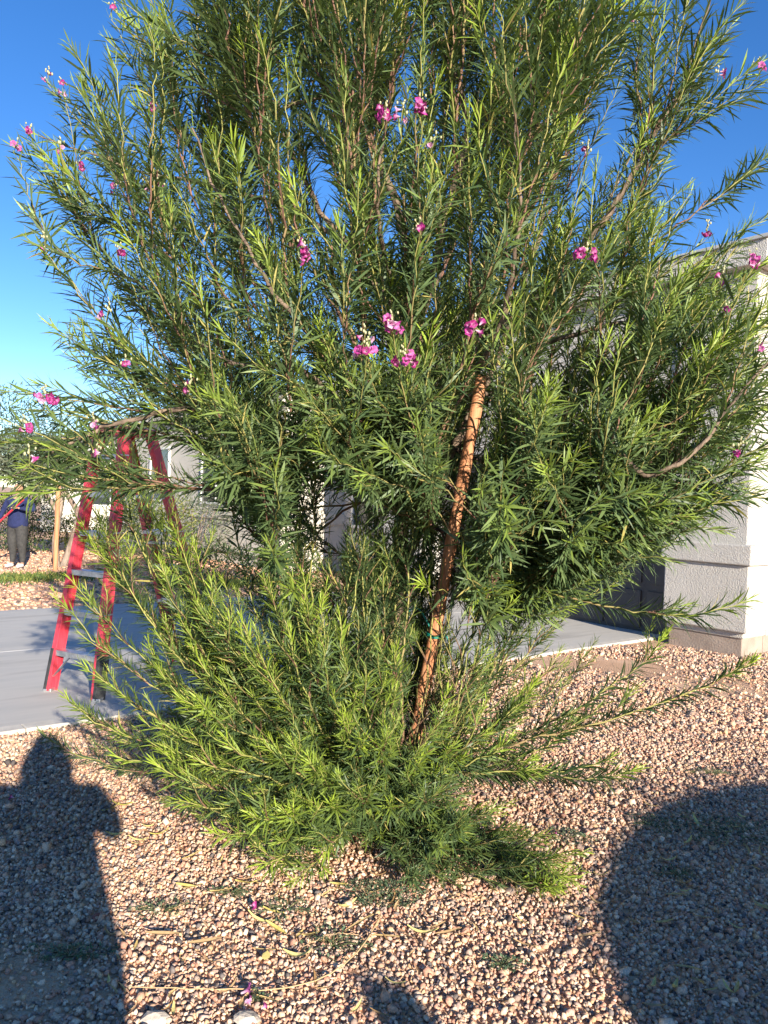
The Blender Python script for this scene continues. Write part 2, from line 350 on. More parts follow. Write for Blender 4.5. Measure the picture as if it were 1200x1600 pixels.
g1 = gravel('gravel', 7400, 1.75, 3.25, .0073, .35, 1); tag(g1, 'tan and pink crushed gravel covering the front of the yard', 'gravel', kind='stuff')
g2 = gravel('gravel', 5300, 3.25, 5.3, .0082, .35, 2, True); tag(g2, 'tan and pink crushed gravel around the tree', 'gravel', kind='stuff')
g3 = gravel('gravel', 2000, 5.3, 8.6, .0115, .30, 3, True); tag(g3, 'tan crushed gravel further back along the driveway and house', 'gravel', kind='stuff')
def far_gravel():
    rng = np.random.default_rng(5); n = 15000
    y = rng.uniform(8.5, 19, n); x = rng.uniform(-11, -1.0, n); ed = edge_dist(x, y); k = (ed > WD + .03); x, y = x[k], y[k]; n = len(x)
    V = np.array([(-1, -1, 0), (1, -1, 0), (1, 1, 0), (-1, 1, 0), (-.6, -.6, .9), (.6, -.5, 1), (.5, .6, .8), (-.6, .5, 1)], float)
    S = rng.uniform(.015, .034, n); a = rng.uniform(0, 6.3, n)
    P = V[None] * S[:, None, None]; X = P[:, :, 0] * np.cos(a)[:, None] - P[:, :, 1] * np.sin(a)[:, None]; Y = P[:, :, 0] * np.sin(a)[:, None] + P[:, :, 1] * np.cos(a)[:, None]
    P = np.stack([X + x[:, None], Y + y[:, None], P[:, :, 2] - .003], -1)
    F = np.array(BOXF); c = PAL[rng.choice(len(PAL), n, p=PW)] * rng.uniform(.85, 1.2, (n, 1)) * np.array([1.05, .95, .9])
    o = mk('gravel', P.reshape(-1, 3), (F[None] + (np.arange(n) * 8)[:, None, None]).reshape(-1, 4), M['stone'], col=np.repeat(c, 8, 0))
    tag(o, 'pinkish gravel bed across the driveway', 'gravel', kind='stuff')
far_gravel()

# ------------------------------------------------------------------ leaves
def leaf_arrays(P, D, N, Ln, Wd, curl):        # narrow blades: base point, two cross-sections, tip
    S = nrm(np.cross(D, N)); N = np.cross(S, D)
    def pt(t, w): 
        c = P + D * (Ln * t)[:, None] - N * (curl * Ln * t * t)[:, None]
        return c - S * (Wd * w)[:, None], c + S * (Wd * w)[:, None]
    a0, a1 = pt(.28, .46); b0, b1 = pt(.66, .40); tip, _ = pt(1.0, 0.0)
    # slight V fold: raise the edges
    f = N * (Wd * .18)[:, None]
    V = np.stack([P, a0 + f, a1 + f, b0 + f, b1 + f, tip], 1)
    return V
def leaf_faces(n):
    k = (np.arange(n) * 6)[:, None]
    T = np.concatenate([np.array([[0, 2, 1]]) + k, np.array([[3, 4, 5]]) + k]); Q = np.array([[1, 2, 4, 3]]) + k
    return T, Q
MATURE = np.array([0.045, 0.084, 0.030]); MID = np.array([0.140, 0.195, 0.072]); YOUNG = np.array([0.32, 0.42, 0.045])

class Leaves:
    def __init__(s): s.P, s.D, s.N, s.L, s.W, s.C, s.K = [], [], [], [], [], [], []
    def along(s, pts, start=0.1, spacing=.0115, length=.11, young=0.5, vigor=1.0, rng=RNG, droop=0.25, old=0.0):
        seg = np.linalg.norm(np.diff(pts, axis=0), axis=1); cum = np.concatenate([[0], np.cumsum(seg)]); T = cum[-1]
        u = np.arange(start * T, T, spacing); 
        if len(u) < 3: return
        u = u + rng.uniform(-.4, .4, len(u)) * spacing; u = np.clip(u, 0, T); n = len(u)
        P = np.stack([np.interp(u, cum, pts[:, k]) for k in range(3)], -1)
        tg = nrm(np.gradient(pts, axis=0)); t = nrm(np.stack([np.interp(u, cum, tg[:, k]) for k in range(3)], -1))
        ref = np.array([.2, .3, .9]); s1 = nrm(np.cross(t, ref) + 1e-4); s2 = np.cross(t, s1)
        ph = np.arange(n) * 2.399 + rng.uniform(0, 6.3) + rng.normal(0, .35, n)
        rad = s1 * np.cos(ph)[:, None] + s2 * np.sin(ph)[:, None]
        rem = (T - u)                                    # distance to the tip
        tipf = np.clip(1 - rem / .14, 0, 1)
        ang = np.radians(46 - 27 * tipf + rng.normal(0, 7, n))
        D = t * np.cos(ang)[:, None] + rad * np.sin(ang)[:, None]
        D[:, 2] -= droop * (1 - tipf) * rng.uniform(.3, 1.3, n); D = nrm(D + rng.normal(0, .06, (n, 3)))
        N = nrm(t * .9 + rad * -.3 + rng.normal(0, .26, (n, 3)))
        L = length * vigor * (1 - .5 * tipf) * rng.uniform(.7, 1.25, n) * np.clip(.55 + u / (.25 * T + .02) * .45, .55, 1)
        Wd = L * rng.uniform(.066, .10, n)
        y = np.clip((1 - rem / (.12 + .12 * young)) * young * 1.4 + rng.normal(0, .07, n), 0, 1)[:, None]
        m = (rng.uniform(0, 1, n) * (1 - old))[:, None]
        C = (MATURE * (1 - m) + MID * m) * (1 - y) + YOUNG * y
        C = C * rng.uniform(.8, 1.2, (n, 1))
        dead = rng.uniform(size=n) < .012; C[dead] = (0.45, 0.38, 0.12)
        s.P.append(P + D * .004); s.D.append(D); s.N.append(N); s.L.append(L); s.W.append(Wd); s.C.append(C); s.K.append(rng.uniform(-.02, .30, n))
    def arrays(s):
        c = np.concatenate
        return c(s.P), c(s.D), c(s.N), c(s.L), c(s.W), c(s.C), c(s.K)

# ------------------------------------------------------------------ the desert willow
BASE = gnd(596, 1288); BASE[2] = 0
TREE = empty('desert_willow_tree', BASE); tag(TREE, 'large bushy desert willow with narrow leaves and pink flowers tied to a leaning stake', 'tree')
LV = Leaves(); big = []; twigs = []
STK_A, STK_B = (650, 1130), (742, 640)          # the stretch of stake that stays free of foliage
def before_stake(P, w, lo=640, hi=1165):
    x, y, z = project(P); f = (y - STK_A[1]) / (STK_B[1] - STK_A[1]); sx = STK_A[0] + f * (STK_B[0] - STK_A[0])
    return (np.abs(x - sx) < w) & (y > lo) & (y < hi) & (z < 3.72)
NPA, NTA, NN = np.zeros((200000, 3)), np.zeros((200000, 3)), [0]     # skeleton nodes that twigs may grow from
def add_nodes(pts, lo=0.0, hi=1.0, r=0.01):
    t = nrm(np.gradient(pts, axis=0)); n = len(pts); a, b = int(lo * n), max(int(hi * n), int(lo * n) + 1)
    k = NN[0]; m = b - a; NPA[k:k + m] = pts[a:b]; NTA[k:k + m] = t[a:b]; NN[0] += m
def limb(px, r0, r1, n=22, leaf=None, wob=.012, young=.35, nodes=(0.1, 1.0)):
    pts = spline([p if len(p) == 3 and abs(p[0]) < 20 and abs(p[1]) < 20 else at(*p) for p in px], n)
    pts[1:-1] += RNG.normal(0, wob, (n - 2, 3)) * .5
    big.append((pts, np.linspace(r0, r1, n))); add_nodes(pts, *nodes, r=r0)
    if leaf is not None: LV.along(pts, leaf, young=young)
    return pts
F1 = at(636, 700, 3.78); F0 = at(622, 900, 3.76)
trunk = spline([BASE + (0, 0, -.05), at(604, 1180, 3.70), at(616, 1030, 3.74), F0, F1], 26)
trunk2 = limb([F1, (652, 560, 3.76), (650, 460, 3.74), (612, 300, 3.72), (566, 190, 3.75), (562, 60, 3.8), (570, -90, 3.8)], .030, .008, 30, .6)
limb([F0, (690, 740, 3.95), (748, 620, 4.0), (800, 500, 4.0), (850, 330, 4.1), (880, 120, 4.15), (905, -60, 4.2)], .026, .006, 28, .55)
limb([trunk2[8], (700, 330, 3.55), (730, 180, 3.45), (690, 60, 3.5), (640, -80, 3.5)], .020, .006, 24, .6)
limb([(800, 520, 4.0), (880, 420, 3.7), (965, 315, 3.55), (1020, 220, 3.5), (1075, 110, 3.5), (1112, -10, 3.5)], .019, .005, 26, .35)
limb([(780, 600, 3.9), (905, 655, 3.3), (960, 700, 3.05), (1010, 742, 2.95), (1075, 715, 2.9), (1135, 640, 2.9), (1215, 540, 2.95)], .017, .004, 28, .35)
limb([(790, 560, 3.95), (960, 505, 3.75), (1060, 520, 3.6), (1190, 560, 3.5)], .014, .005, 20, .4)
limb([(640, 720, 3.78), (545, 640, 3.5), (468, 578, 3.3), (400, 572, 3.2), (330, 550, 3.15), (262, 470, 3.1), (215, 360, 3.1)], .018, .004, 26, .45)
limb([(640, 520, 3.75), (540, 380, 3.9), (500, 330, 3.95), (430, 180, 3.95), (360, 40, 3.95), (330, -60, 4.0)], .019, .005, 24, .5)
limb([(560, 390, 3.75), (450, 325, 3.8), (330, 290, 3.8), (200, 262, 3.75), (60, 212, 3.7)], .014, .003, 24, .35)
limb([(650, 500, 3.75), (560, 330, 3.5), (530, 160, 3.4), (440, 168, 3.35), (385, 110, 3.3), (345, 20, 3.3)], .014, .004, 24, .6)
limb([(600, 700, 3.75), (430, 660, 3.4), (300, 640, 3.2), (200, 655, 3.05), (110, 690, 2.95), (20, 745, 2.85)], .016, .004, 26, .35, young=.4)
limb([(640, 560, 3.7), (610, 450, 3.2), (590, 330, 2.85), (600, 190, 2.75)], .015, .003, 20, .35)
limb([(660, 620, 3.7), (760, 560, 3.2), (800, 420, 2.95), (812, 300, 2.85), (800, 100, 2.85)], .014, .003, 22, .4)
limb([(640, 640, 3.7), (560, 600, 3.2), (440, 470, 2.9), (360, 340, 2.85), (300, 200, 2.85)], .014, .003, 22, .4)
for px in ([(650, 520, 3.8), (720, 330, 4.4), (760, 80, 4.8)], [(650, 560, 3.8), (560, 330, 4.5), (470, 80, 5.0)], [(660, 600, 3.9), (880, 420, 4.6), (1010, 200, 4.9)],
           [(640, 620, 3.8), (430, 470, 4.5), (270, 330, 4.8)], [(700, 620, 3.9), (900, 600, 4.5), (1080, 480, 4.7)], [(700, 700, 3.9), (850, 760, 4.2), (1000, 830, 4.3)]):
    limb(px, .014, .004, 20, .5)

def skel():
    return NPA[:NN[0]], NTA[:NN[0]]
CX, CY, ZF = 0.10, 3.78, 1.45
zk = np.array([.95, 1.25, 1.6, 2.0, 2.5, 3.0, 3.5, 4.0, 4.35, 4.6]); rk = np.array([.75, 1.25, 1.62, 1.74, 1.80, 1.84, 1.72, 1.42, 1.0, .5])
def grow(targets, r0, r1, leaf0, spacing, length, upw, want, young, add=True, outw=.5, hi=.75):
    for T in targets:
        NP, NT = skel()
        d = T - NP; L = np.linalg.norm(d, axis=1); rT = np.linalg.norm(T[:2] - [CX, CY])
        out = np.clip(np.linalg.norm(NP[:, :2] - [CX, CY], axis=1) - rT + .10, 0, 9)
        cost = np.abs(L - want) + 1.2 * np.clip(NP[:, 2] - T[2] + .45 * want * (upw + .2), 0, 9) + 1.6 * out + .30 * (1 - np.sum(d * NT, 1) / np.maximum(L, 1e-3)) + RNG.uniform(0, .12, len(L)) + max(0, 1 - rT / 1.7) * .9 * np.hypot(d[:, 0], d[:, 1])
        i = int(np.argmin(cost)); p = NP[i]; l = L[i]
        if l > 1.35 * want + .25: continue
        rad = np.array([T[0] - CX, T[1] - CY, 0.]); rad = rad / max(np.linalg.norm(rad), 1.3)
        dT = nrm(np.array([0, 0, upw]) + rad * outw + nrm(T - p) * .8 + RNG.normal(0, .13, 3))
        d0 = nrm(NT[i] * .4 + nrm(T - p) * .9 + rad * .2)
        n = max(6, int(l / .06) + 3)
        pts = bez(p, p + d0 * l * .36, T - dT * l * .36, T, n); pts[1:-1] += RNG.normal(0, .005, (n - 2, 3))
        if before_stake(pts, 26).any() and RNG.uniform() < .85: continue
        twigs.append((pts, np.linspace(r0, r1, n), young))
        if add: add_nodes(pts, .15, hi, r0)
        LV.along(pts, leaf0, spacing, length, young * RNG.uniform(.4, 1.3), RNG.uniform(.85, 1.2), droop=.10 if upw > .3 else .34)
def crown_tips(n, fr, fpow, zlo=1.0, zhi=4.55):
    out = []
    while len(out) < n:
        z = RNG.uniform(zlo, zhi); a = RNG.uniform(0, 2 * math.pi); q = RNG.uniform(0, 1) ** fpow
        r = np.interp(z, zk, rk) * (fr[0] + (fr[1] - fr[0]) * q)
        x = r * math.cos(a); y = r * math.sin(a) * (0.66 if math.sin(a) < 0 else .78)
        p = np.array([CX + x, CY + y, z]); px, py, _ = project(p[None]); px, py = px[0], py[0]
        u = RNG.uniform()
        if px > 1060 and py < 380 and u < .80: continue                  # sparse upper right, sky shows
        if px < 330 and py < 600 and u < .38: continue                   # separate shoots with sky between them
        if px > 900 and py < 340 and u < .40: continue
        if px < 150 and 430 < py < 560 and u < .85: continue             # notch on the left
        if px < 370 and 625 < py < 1000 and u < .985: continue            # the ladder shows
        if 430 < px < 640 and 745 < py < 960 and u < .93: continue       # gap onto the pale house
        if 330 <= px <= 640 and 760 < py and u < .7: continue
        if px > 1020 and py > 800 and u < .9: continue                   # the pillar shows
        if py > 960: continue
        out.append(p)
    out.sort(key=lambda p: np.linalg.norm(p - np.array([CX, CY, ZF]))); return out
grow(crown_tips(170, (.30, .80), 1.0, 1.2, 4.1), .0070, .003, .30, .012, .11, .40, .70, .15, hi=.9)
grow(crown_tips(1120, (.30, 1.0), .55), .0044, .0014, .05, .0068, .104, .60, .66, .75, hi=.45)
# shoots that the outline of the crown is made of: tip pixel, distance, upwardness
OUT = [(180, 12, 3.6), (110, 70, 3.6), (165, 60, 3.5), (75, 130, 3.65), (20, 228, 3.6), (45, 208, 3.5), (55, 285, 3.3), (90, 230, 3.6), (40, 370, 3.3), (38, 330, 3.5), (70, 400, 3.3), (100, 535, 3.2), (130, 585, 3.1),
       (60, 600, 3.0), (8, 612, 2.9), (40, 640, 2.9), (0, 690, 2.85), (10, 775, 2.7), (60, 770, 2.75), (100, 640, 3.0), (-15, 650, 2.8), (30, 725, 2.7), (80, 700, 2.8), (5, 745, 2.8),
       (1165, 0, 3.4), (1195, 130, 3.5), (1210, 235, 3.5), (1190, 95, 3.3), (1120, 60, 3.6), (1170, 350, 3.2), (1205, 330, 3.1), (1080, 300, 3.2), (1230, 470, 3.0), (1215, 620, 2.9), (1230, 720, 2.9), (1205, 780, 2.9), (1140, 830, 2.9),
       (1060, 880, 3.0), (1180, 660, 2.8), (1100, 770, 2.9), (980, 900, 3.2), (930, 870, 3.1), (1010, 850, 3.0), (870, 930, 3.3), (240, 10, 3.4), (250, -30, 3.5), (300, -20, 3.2), (790, -20, 2.7), (740, 5, 3.0), (860, -10, 2.9), (1000, -20, 3.1),
       (365, 225, 2.7), (250, 260, 2.75), (180, 330, 2.8), (560, 280, 2.6), (420, 420, 2.6), (300, 430, 2.7), (700, 250, 2.7), (810, 340, 2.5), (690, 620, 2.7), (720, 690, 2.9), (500, 700, 2.7), (400, 700, 2.8), (560, 750, 2.7), (330, 620, 2.7)]
# dense hanging skirts of the crown seen in front
SK = [(RNG.uniform(660, 1080), RNG.uniform(600, 860), RNG.uniform(2.75, 3.6)) for _ in range(150)] + [(RNG.uniform(290, 660), RNG.uniform(540, 745), RNG.uniform(2.6, 3.5)) for _ in range(125)]
SK += [(RNG.uniform(1020, 1240), RNG.uniform(400, 800), RNG.uniform(2.8, 3.6)) for _ in range(60)]
SK += [(RNG.uniform(540, 800), RNG.uniform(370, 620), RNG.uniform(3.5, 4.6)) for _ in range(60)]
for px, py, Z in SK + OUT:
    grow([at(px, py, Z)], .0040, .0013, .05, .0074, .108, .45 if py < 560 else (-.35 if px > 660 else .05), .55, .7 if py < 560 else .45, outw=.7)

# basal suckers round the foot
def sucker(tip, Z, hb=None, lift=.5, young=.8, side=5, r=.0075, base=None, length=.095, dens=.0058):
    T = at(tip[0], tip[1], Z)
    if T[2] < .05: T[2] = .05
    hb = RNG.uniform(.02, .25) if hb is None else hb
    b = BASE + np.array([RNG.normal(0, .05), RNG.normal(0, .05), hb]) if base is None else base
    l = np.linalg.norm(T - b); out = nrm(np.array([T[0] - b[0], T[1] - b[1], .02]))
    c1 = b + (out * .8 + np.array([0, 0, .35])) * l * .38
    dT = nrm(nrm(T - b) * .8 + np.array([0, 0, lift]) + RNG.normal(0, .08, 3))
    n = max(8, int(l / .06)); pts = bez(b, c1, T - dT * l * .33, T, n); pts[1:-1] += RNG.normal(0, .006, (n - 2, 3)); pts[:, 2] = np.maximum(pts[:, 2], .02)
    if before_stake(pts, 24, 640, 1110).any() and RNG.uniform() < .85: return
    twigs.append((pts, np.linspace(r, .0016, n), .6)); LV.along(pts, .22, dens, length * .92, min(1.0, young * 1.2), droop=.10, old=.5)
    for k in range(side):
        f = RNG.uniform(.35, .92); i = int(f * (n - 1)); t = nrm(pts[min(i + 1, n - 1)] - pts[i - 1])
        a = RNG.normal(size=3); a = nrm(a - t * np.dot(a, t)); a[2] = abs(a[2]) * .8 + .1
        ll = RNG.uniform(.16, .38) * (1.15 - .5 * f); e = pts[i] + nrm(t * .85 + a * .55) * ll; e[2] = max(e[2], .04)
        q = bez(pts[i], pts[i] + nrm(t + a * .4) * ll * .35, e - nrm(t + np.array([0, 0, .3])) * ll * .3, e, 7)
        twigs.append((q, np.linspace(.0032, .0012, 7), .8)); LV.along(q, .08, .0054, length * .78, young * RNG.uniform(.25, 1.05), droop=.1, old=.4)
L_ = [((62, 1142), 4.25, .25, .2), ((100, 1085), 3.35, .5, .9), ((130, 1110), 3.6, .4, .8), ((125, 1035), 3.5, .5, .9), ((85, 925), 3.3, .5, .8), ((120, 810), 3.4, .6, .95), ((150, 800), 3.3, .6, .9), ((178, 735), 3.35, .8, .8), ((205, 700), 3.5, .8, .6),
      ((250, 790), 3.3, .8, .85), ((250, 880), 3.2, .6, .9), ((300, 850), 3.3, .7, .9), ((330, 960), 3.1, .6, 1.0), ((375, 960), 3.05, .6, 1.0), ((345, 900), 3.4, .7, .8), ((420, 900), 3.2, .8, .8), ((470, 890), 3.2, .8, .9), ((530, 960), 3.1, .8, 1.0), ((500, 940), 3.2, .8, .9),
      ((450, 980), 3.0, .7, 1.0), ((405, 1020), 3.0, .6, 1.0), ((300, 1010), 3.1, .5, .9), ((230, 1000), 3.3, .5, .7), ((280, 1090), 3.0, .4, .9), ((220, 1120), 3.1, .4, .9), ((180, 1180), 3.0, .35, .9), ((240, 1190), 2.9, .35, 1.0), ((300, 1180), 2.85, .35, 1.0), ((350, 1150), 2.85, .4, 1.0),
      ((280, 1250), 2.85, .3, .9), ((330, 1300), 2.8, .25, .8), ((390, 1270), 2.75, .3, 1.0), ((440, 1260), 2.75, .3, 1.0), ((400, 1350), 2.78, .2, .8), ((450, 1380), 2.75, .2, .8), ((500, 1330), 2.8, .25, .8), ((480, 1180), 2.9, .5, .9), ((540, 1120), 2.95, .6, .9), ((420, 1150), 2.9, .5, 1.0),
      ((570, 1060), 3.1, .8, .9), ((620, 1010), 3.2, .9, 1.0), ((640, 1060), 3.1, .8, 1.0), ((600, 1150), 3.0, .6, .9), ((560, 1230), 2.95, .4, .6), ((610, 1250), 3.0, .4, .6), ((520, 1250), 2.9, .4, .7), ((660, 1150), 3.1, .7, 1.0), ((700, 1080), 3.2, .8, 1.0), ((730, 1020), 3.4, .8, .9), ((760, 1100), 3.2, .7, 1.0),
      ((680, 900), 3.6, 1., .5), ((540, 870), 3.6, 1., .4), ((580, 900), 3.7, 1., .3), ((620, 820), 3.55, 1., .3), ((555, 780), 3.5, 1., .3), ((640, 760), 3.55, 1., .4), ((800, 760), 3.4, 1., .8), ((775, 790), 3.5, 1., .9), ((790, 910), 3.6, .9, .6), ((850, 860), 3.7, .9, .5), ((740, 930), 3.5, .9, .6),
      ((445, 820), 3.6, .9, .3), ((400, 800), 3.7, .9, .3), ((360, 780), 3.6, .9, .4), ((830, 950), 3.8, .7, .5), ((890, 900), 4.0, .8, .6), ((930, 1000), 4.1, .6, .5), ((880, 1010), 3.9, .6, .6)]
L_ += [((RNG.uniform(430, 700), RNG.uniform(740, 900)), RNG.uniform(3.4, 4.0), 1.0, .3) for _ in range(14)]
L_ += [((RNG.uniform(370, 730), RNG.uniform(720, 960)), RNG.uniform(3.45, 4.3), 1.0, .25) for _ in range(34)]
L_ += [((128, 815), 3.35, .6, 1.), ((142, 840), 3.3, .6, 1.), ((172, 745), 3.3, .8, 1.), ((195, 715), 3.4, .8, .9), ((225, 770), 3.3, .8, .9), ((270, 820), 3.25, .8, .9), ((110, 905), 3.3, .5, .9)]
for tip, Z, lift, yg in L_: sucker(tip, Z, None, lift, yg, 9, length=RNG.uniform(.085, .105))
for tip, Z, lift, yg, sd_ in (((1182, 1030), 3.55, .35, .75, 4), ((1045, 985), 3.8, .6, .8, 4), ((905, 1130), 3.7, .4, .7, 2), ((1000, 1200), 3.65, .25, .7, 2), ((960, 1180), 3.7, .2, .5, 2), ((850, 1200), 3.5, .2, .6, 3), ((800, 1150), 3.3, .5, .9, 3), ((840, 1060), 3.6, .6, .8, 3)):
    sucker(tip, Z, .2, lift, yg, sd_, r=.0085, length=.11, dens=.0042)
sucker((1172, 935), 3.45, .5, .35, .7, 2, base=at(700, 940, 3.8), length=.12, dens=.005)
sucker((908, 1360), 3.0, .10, .5, .95, 4, r=.008, dens=.006); sucker((880, 1385), 2.98, .10, .35, .9, 7, r=.006); 
for tip, Z, yg in (((780, 1405), 3.0, .05), ((740, 1360), 3.05, .05), ((690, 1375), 3.02, .05), ((720, 1400), 2.98, .05), ((760, 1335), 3.1, .1), ((650, 1380), 3.0, .05), ((670, 1345), 3.1, .05), ((830, 1410), 2.98, .2), ((890, 1350), 3.02, 1.0), ((870, 1400), 2.96, .9), ((905, 1385), 2.98, .9)):
    sucker(tip, Z, .08, .12, yg, 5, r=.006, dens=.0055)
for k in range(62):                                  # filling inside the skirt
    tip = (RNG.uniform(230, 740), RNG.uniform(930, 1330)); sucker(tip, RNG.uniform(3.0, 4.15) if tip[1] < 1200 else RNG.uniform(2.9, 3.4), None, RNG.uniform(.3, .9), RNG.uniform(.1, .6), 6, r=.005)

# flowers: pixel, distance, blossoms
FL = [(600, 180, 2.66, 4), (628, 178, 2.68, 3), (657, 168, 2.66, 5), (474, 394, 2.55, 6), (655, 360, 2.7, 3), (615, 506, 2.65, 5), (573, 548, 2.6, 4), (570, 528, 2.62, 2), (633, 560, 2.65, 4), (741, 512, 2.6, 5), (912, 398, 2.75, 4), (1177, 406, 2.8, 4), (1128, 433, 2.9, 2),
      (1132, 484, 2.9, 2), (1185, 541, 2.85, 2), (1153, 703, 2.7, 3), (917, 238, 3.1, 2), (677, 226, 2.8, 2), (75, 120, 3.55, 2), (100, 138, 3.55, 3), (45, 207, 3.5, 3), (24, 230, 3.55, 2), (95, 230, 3.5, 2), (182, 295, 3.4, 2), (126, 260, 3.5, 2), (68, 620, 2.9, 4), (147, 664, 2.85, 3), (42, 668, 2.8, 3),
      (46, 715, 2.7, 2), (152, 712, 2.8, 2), (195, 573, 3.0, 3), (168, 490, 3.1, 2), (186, 398, 3.0, 2), (297, 606, 2.8, 2), (240, 168, 3.2, 2), (1122, 118, 3.3, 2), (1186, 105, 3.3, 3), (990, 35, 3.2, 2), (174, 18, 3.5, 1), (228, 296, 3.1, 2), (250, 292, 3.1, 2), (70, 378, 3.2, 1), (1105, 360, 3.2, 2)]
flower_tips = []
for px, py, Z, n in FL:
    T = at(px, py, Z); flower_tips.append((T, n)); grow([T - np.array([0, 0, .035])], .0036, .0014, .05, .011, .11, .7, .5, .3)

# ---- meshes of the tree
rel = lambda p: p - BASE
V, F = tube_arrays([(rel(trunk), np.linspace(.058, .036, len(trunk)))], 12); mk('trunk', V, F, M['bark'], TREE, smooth=True)
for pts, rad in big:
    V, F = tube_arrays([(rel(pts), rad)], 8); mk('branch', V, F, M['bark'], TREE, smooth=True)
TW = sorted(twigs, key=lambda t: -t[1][0] * len(t[0]))
def twig_col(pts, young):
    n = len(pts); t = np.linspace(0, 1, n)[:, None]; b = np.array([.16, .085, .06]) * RNG.uniform(.7, 1.5); g_ = np.array([.36, .36, .10])
    k = np.clip((t - .25) * 2.0, 0, 1) * (.6 + .4 * young); return b * (1 - k) + g_ * k
for pts, rad, yg in TW[:120]:
    V, F = tube_arrays([(rel(pts), rad)], 6); mk('twig', V, F, M['twig'], TREE, col=np.repeat(twig_col(pts, yg), 6, 0), smooth=True)
V, F = tube_arrays([(rel(p), r) for p, r, _ in TW[120:]], 5)
C = np.concatenate([np.repeat(twig_col(p, y), 5, 0) for p, r, y in TW[120:]])
tag(mk('twigs', V, F, M['twig'], TREE, col=C, smooth=True), kind='stuff')
P, D, N, Ln, Wd, C, K = LV.arrays()
ok = (P + D * Ln[:, None])[:, 2] > .012
_sa, _sb, _ts = gnd(627, 1272), at(753, 588, 3.72), np.array(to_sun); _ax = nrm(_sb - _sa); _cn = nrm(np.cross(_ax, _ts)); _pl = nrm(np.cross(_ts, _cn))
def shades_stake(Q):                                # leaves standing between the sun and the stake: mostly pruned away
    q = Q - _sa; h_ = (q @ _pl) / (_ax @ _pl); return (np.abs(q @ _cn) < .045) & (q @ _ts - h_ * (_ax @ _ts) > .02) & (h_ > .35) & (h_ < 1.85)
ok &= ~((shades_stake(P + D * Ln[:, None] * .5) | shades_stake(P + D * Ln[:, None])) & (RNG.uniform(size=len(P)) < .75))
ok &= ~((before_stake(P, 18) | before_stake(P + D * Ln[:, None] * .5, 15) | before_stake(P + D * Ln[:, None], 15)) & (RNG.uniform(size=len(P)) < .93))
P, D, N, Ln, Wd, C, K = P[ok], D[ok], N[ok], Ln[ok], Wd[ok], C[ok], K[ok]
LVv = leaf_arrays(P, D, N, Ln, Wd, K); n = len(LVv)

mid = LVv.mean(1); mx, my, mz = project(mid); tx, ty, _ = project(LVv[:, 5]); bx, by, _ = project(LVv[:, 0])
size = np.hypot(tx - bx, ty - by); inside = (mx > 10) & (mx < 1190) & (my > 10) & (my < 1590)
cell = (np.clip(mx // 14, 0, 199) * 200 + np.clip(my // 14, 0, 199)).astype(int); zmin = np.full(40001, 1e9); np.minimum.at(zmin, cell[inside], mz[inside])
score = np.where(inside & (mz < zmin[cell] + .03), size, 0); pick = np.argsort(-score)[:300]; isp = np.zeros(n, bool); isp[pick] = True
T3 = [(0, 2, 1), (1, 2, 4, 3), (3, 4, 5)]
for i in pick:
    o = np.array(P[i]); me = mesh('leaf', LVv[i] - o, T3, M['leaf'], col=np.repeat(C[i][None], 6, 0)); obj('leaf', me, TREE, tuple(o - BASE))
rest = ~isp; T_, Q_ = leaf_faces(int(rest.sum()))
tag(mk('crown', (LVv[rest] - BASE).reshape(-1, 3), (T_, Q_), M['leaf'], TREE, col=np.repeat(C[rest], 6, 0)), kind='stuff')

# flowers: ruffled trumpets
def blossom_mesh(seed, hue):
    rng = np.random.default_rng(seed); S = 15; V, Cc = [], []
    prof = [(.0025, 0, (.80, .62, .66)), (.0045, .010, (.75, .45, .58)), (.0075, .019, (.66, .22, .46)), (.013, .025, None), (.0185, .0275, None)]
    for j, (r, z, c) in enumerate(prof):
        for k in range(S):
            a = k / S * 2 * math.pi; lobe = .5 + .5 * math.cos(5 * a); rr = r * (1 + (.30 * (lobe - .5) + rng.uniform(-.10, .12)) * (j > 2))
            zz = z + (j > 2) * (rng.uniform(-.005, .006) - .004 * lobe * (j == 4))
            V.append((rr * math.cos(a), rr * math.sin(a), zz)); cc = c if c else tuple(np.array(hue) * rng.uniform(.55, 1.2) * (1 if rng.uniform() > .12 else 1.3)); Cc.append(cc)
    F = np.array([(j * S + k, j * S + (k + 1) % S, (j + 1) * S + (k + 1) % S, (j + 1) * S + k) for j in range(4) for k in range(S)])
    return mesh('blossom', np.array(V), F, M['petal'], col=np.array(Cc), smooth=False)
BL = [blossom_mesh(k, h) for k, h in enumerate([(.52, .05, .30), (.44, .035, .23), (.58, .13, .40), (.72, .42, .58), (.36, .025, .17)])]
def bud_mesh():
    V, F, k = [], [], 0
    rng = np.random.default_rng(3); B, Fi = ico()
    for i in range(7):
        c = np.array([rng.normal(0, .006), rng.normal(0, .006), .012 + i * .0055]); V.append(B * np.array([.0045, .0045, .0075]) * (1.1 - i * .06) + c); F.append(Fi + 12 * i)
    Vt, Ft = tube_arrays([(np.array([(0, 0, -.03), (0, 0, .0), (.001, 0, .045)]), [.0016, .0015, .001])], 5)
    n_ = 12 * 7
    return mesh('flower_cluster', np.concatenate(V + [Vt]), (np.concatenate(F), Ft + n_), M['petal'], col=np.concatenate([np.tile((.62, .60, .36), (n_, 1)), np.tile((.3, .3, .1), (len(Vt), 1))]), smooth=True)
BUD = bud_mesh()
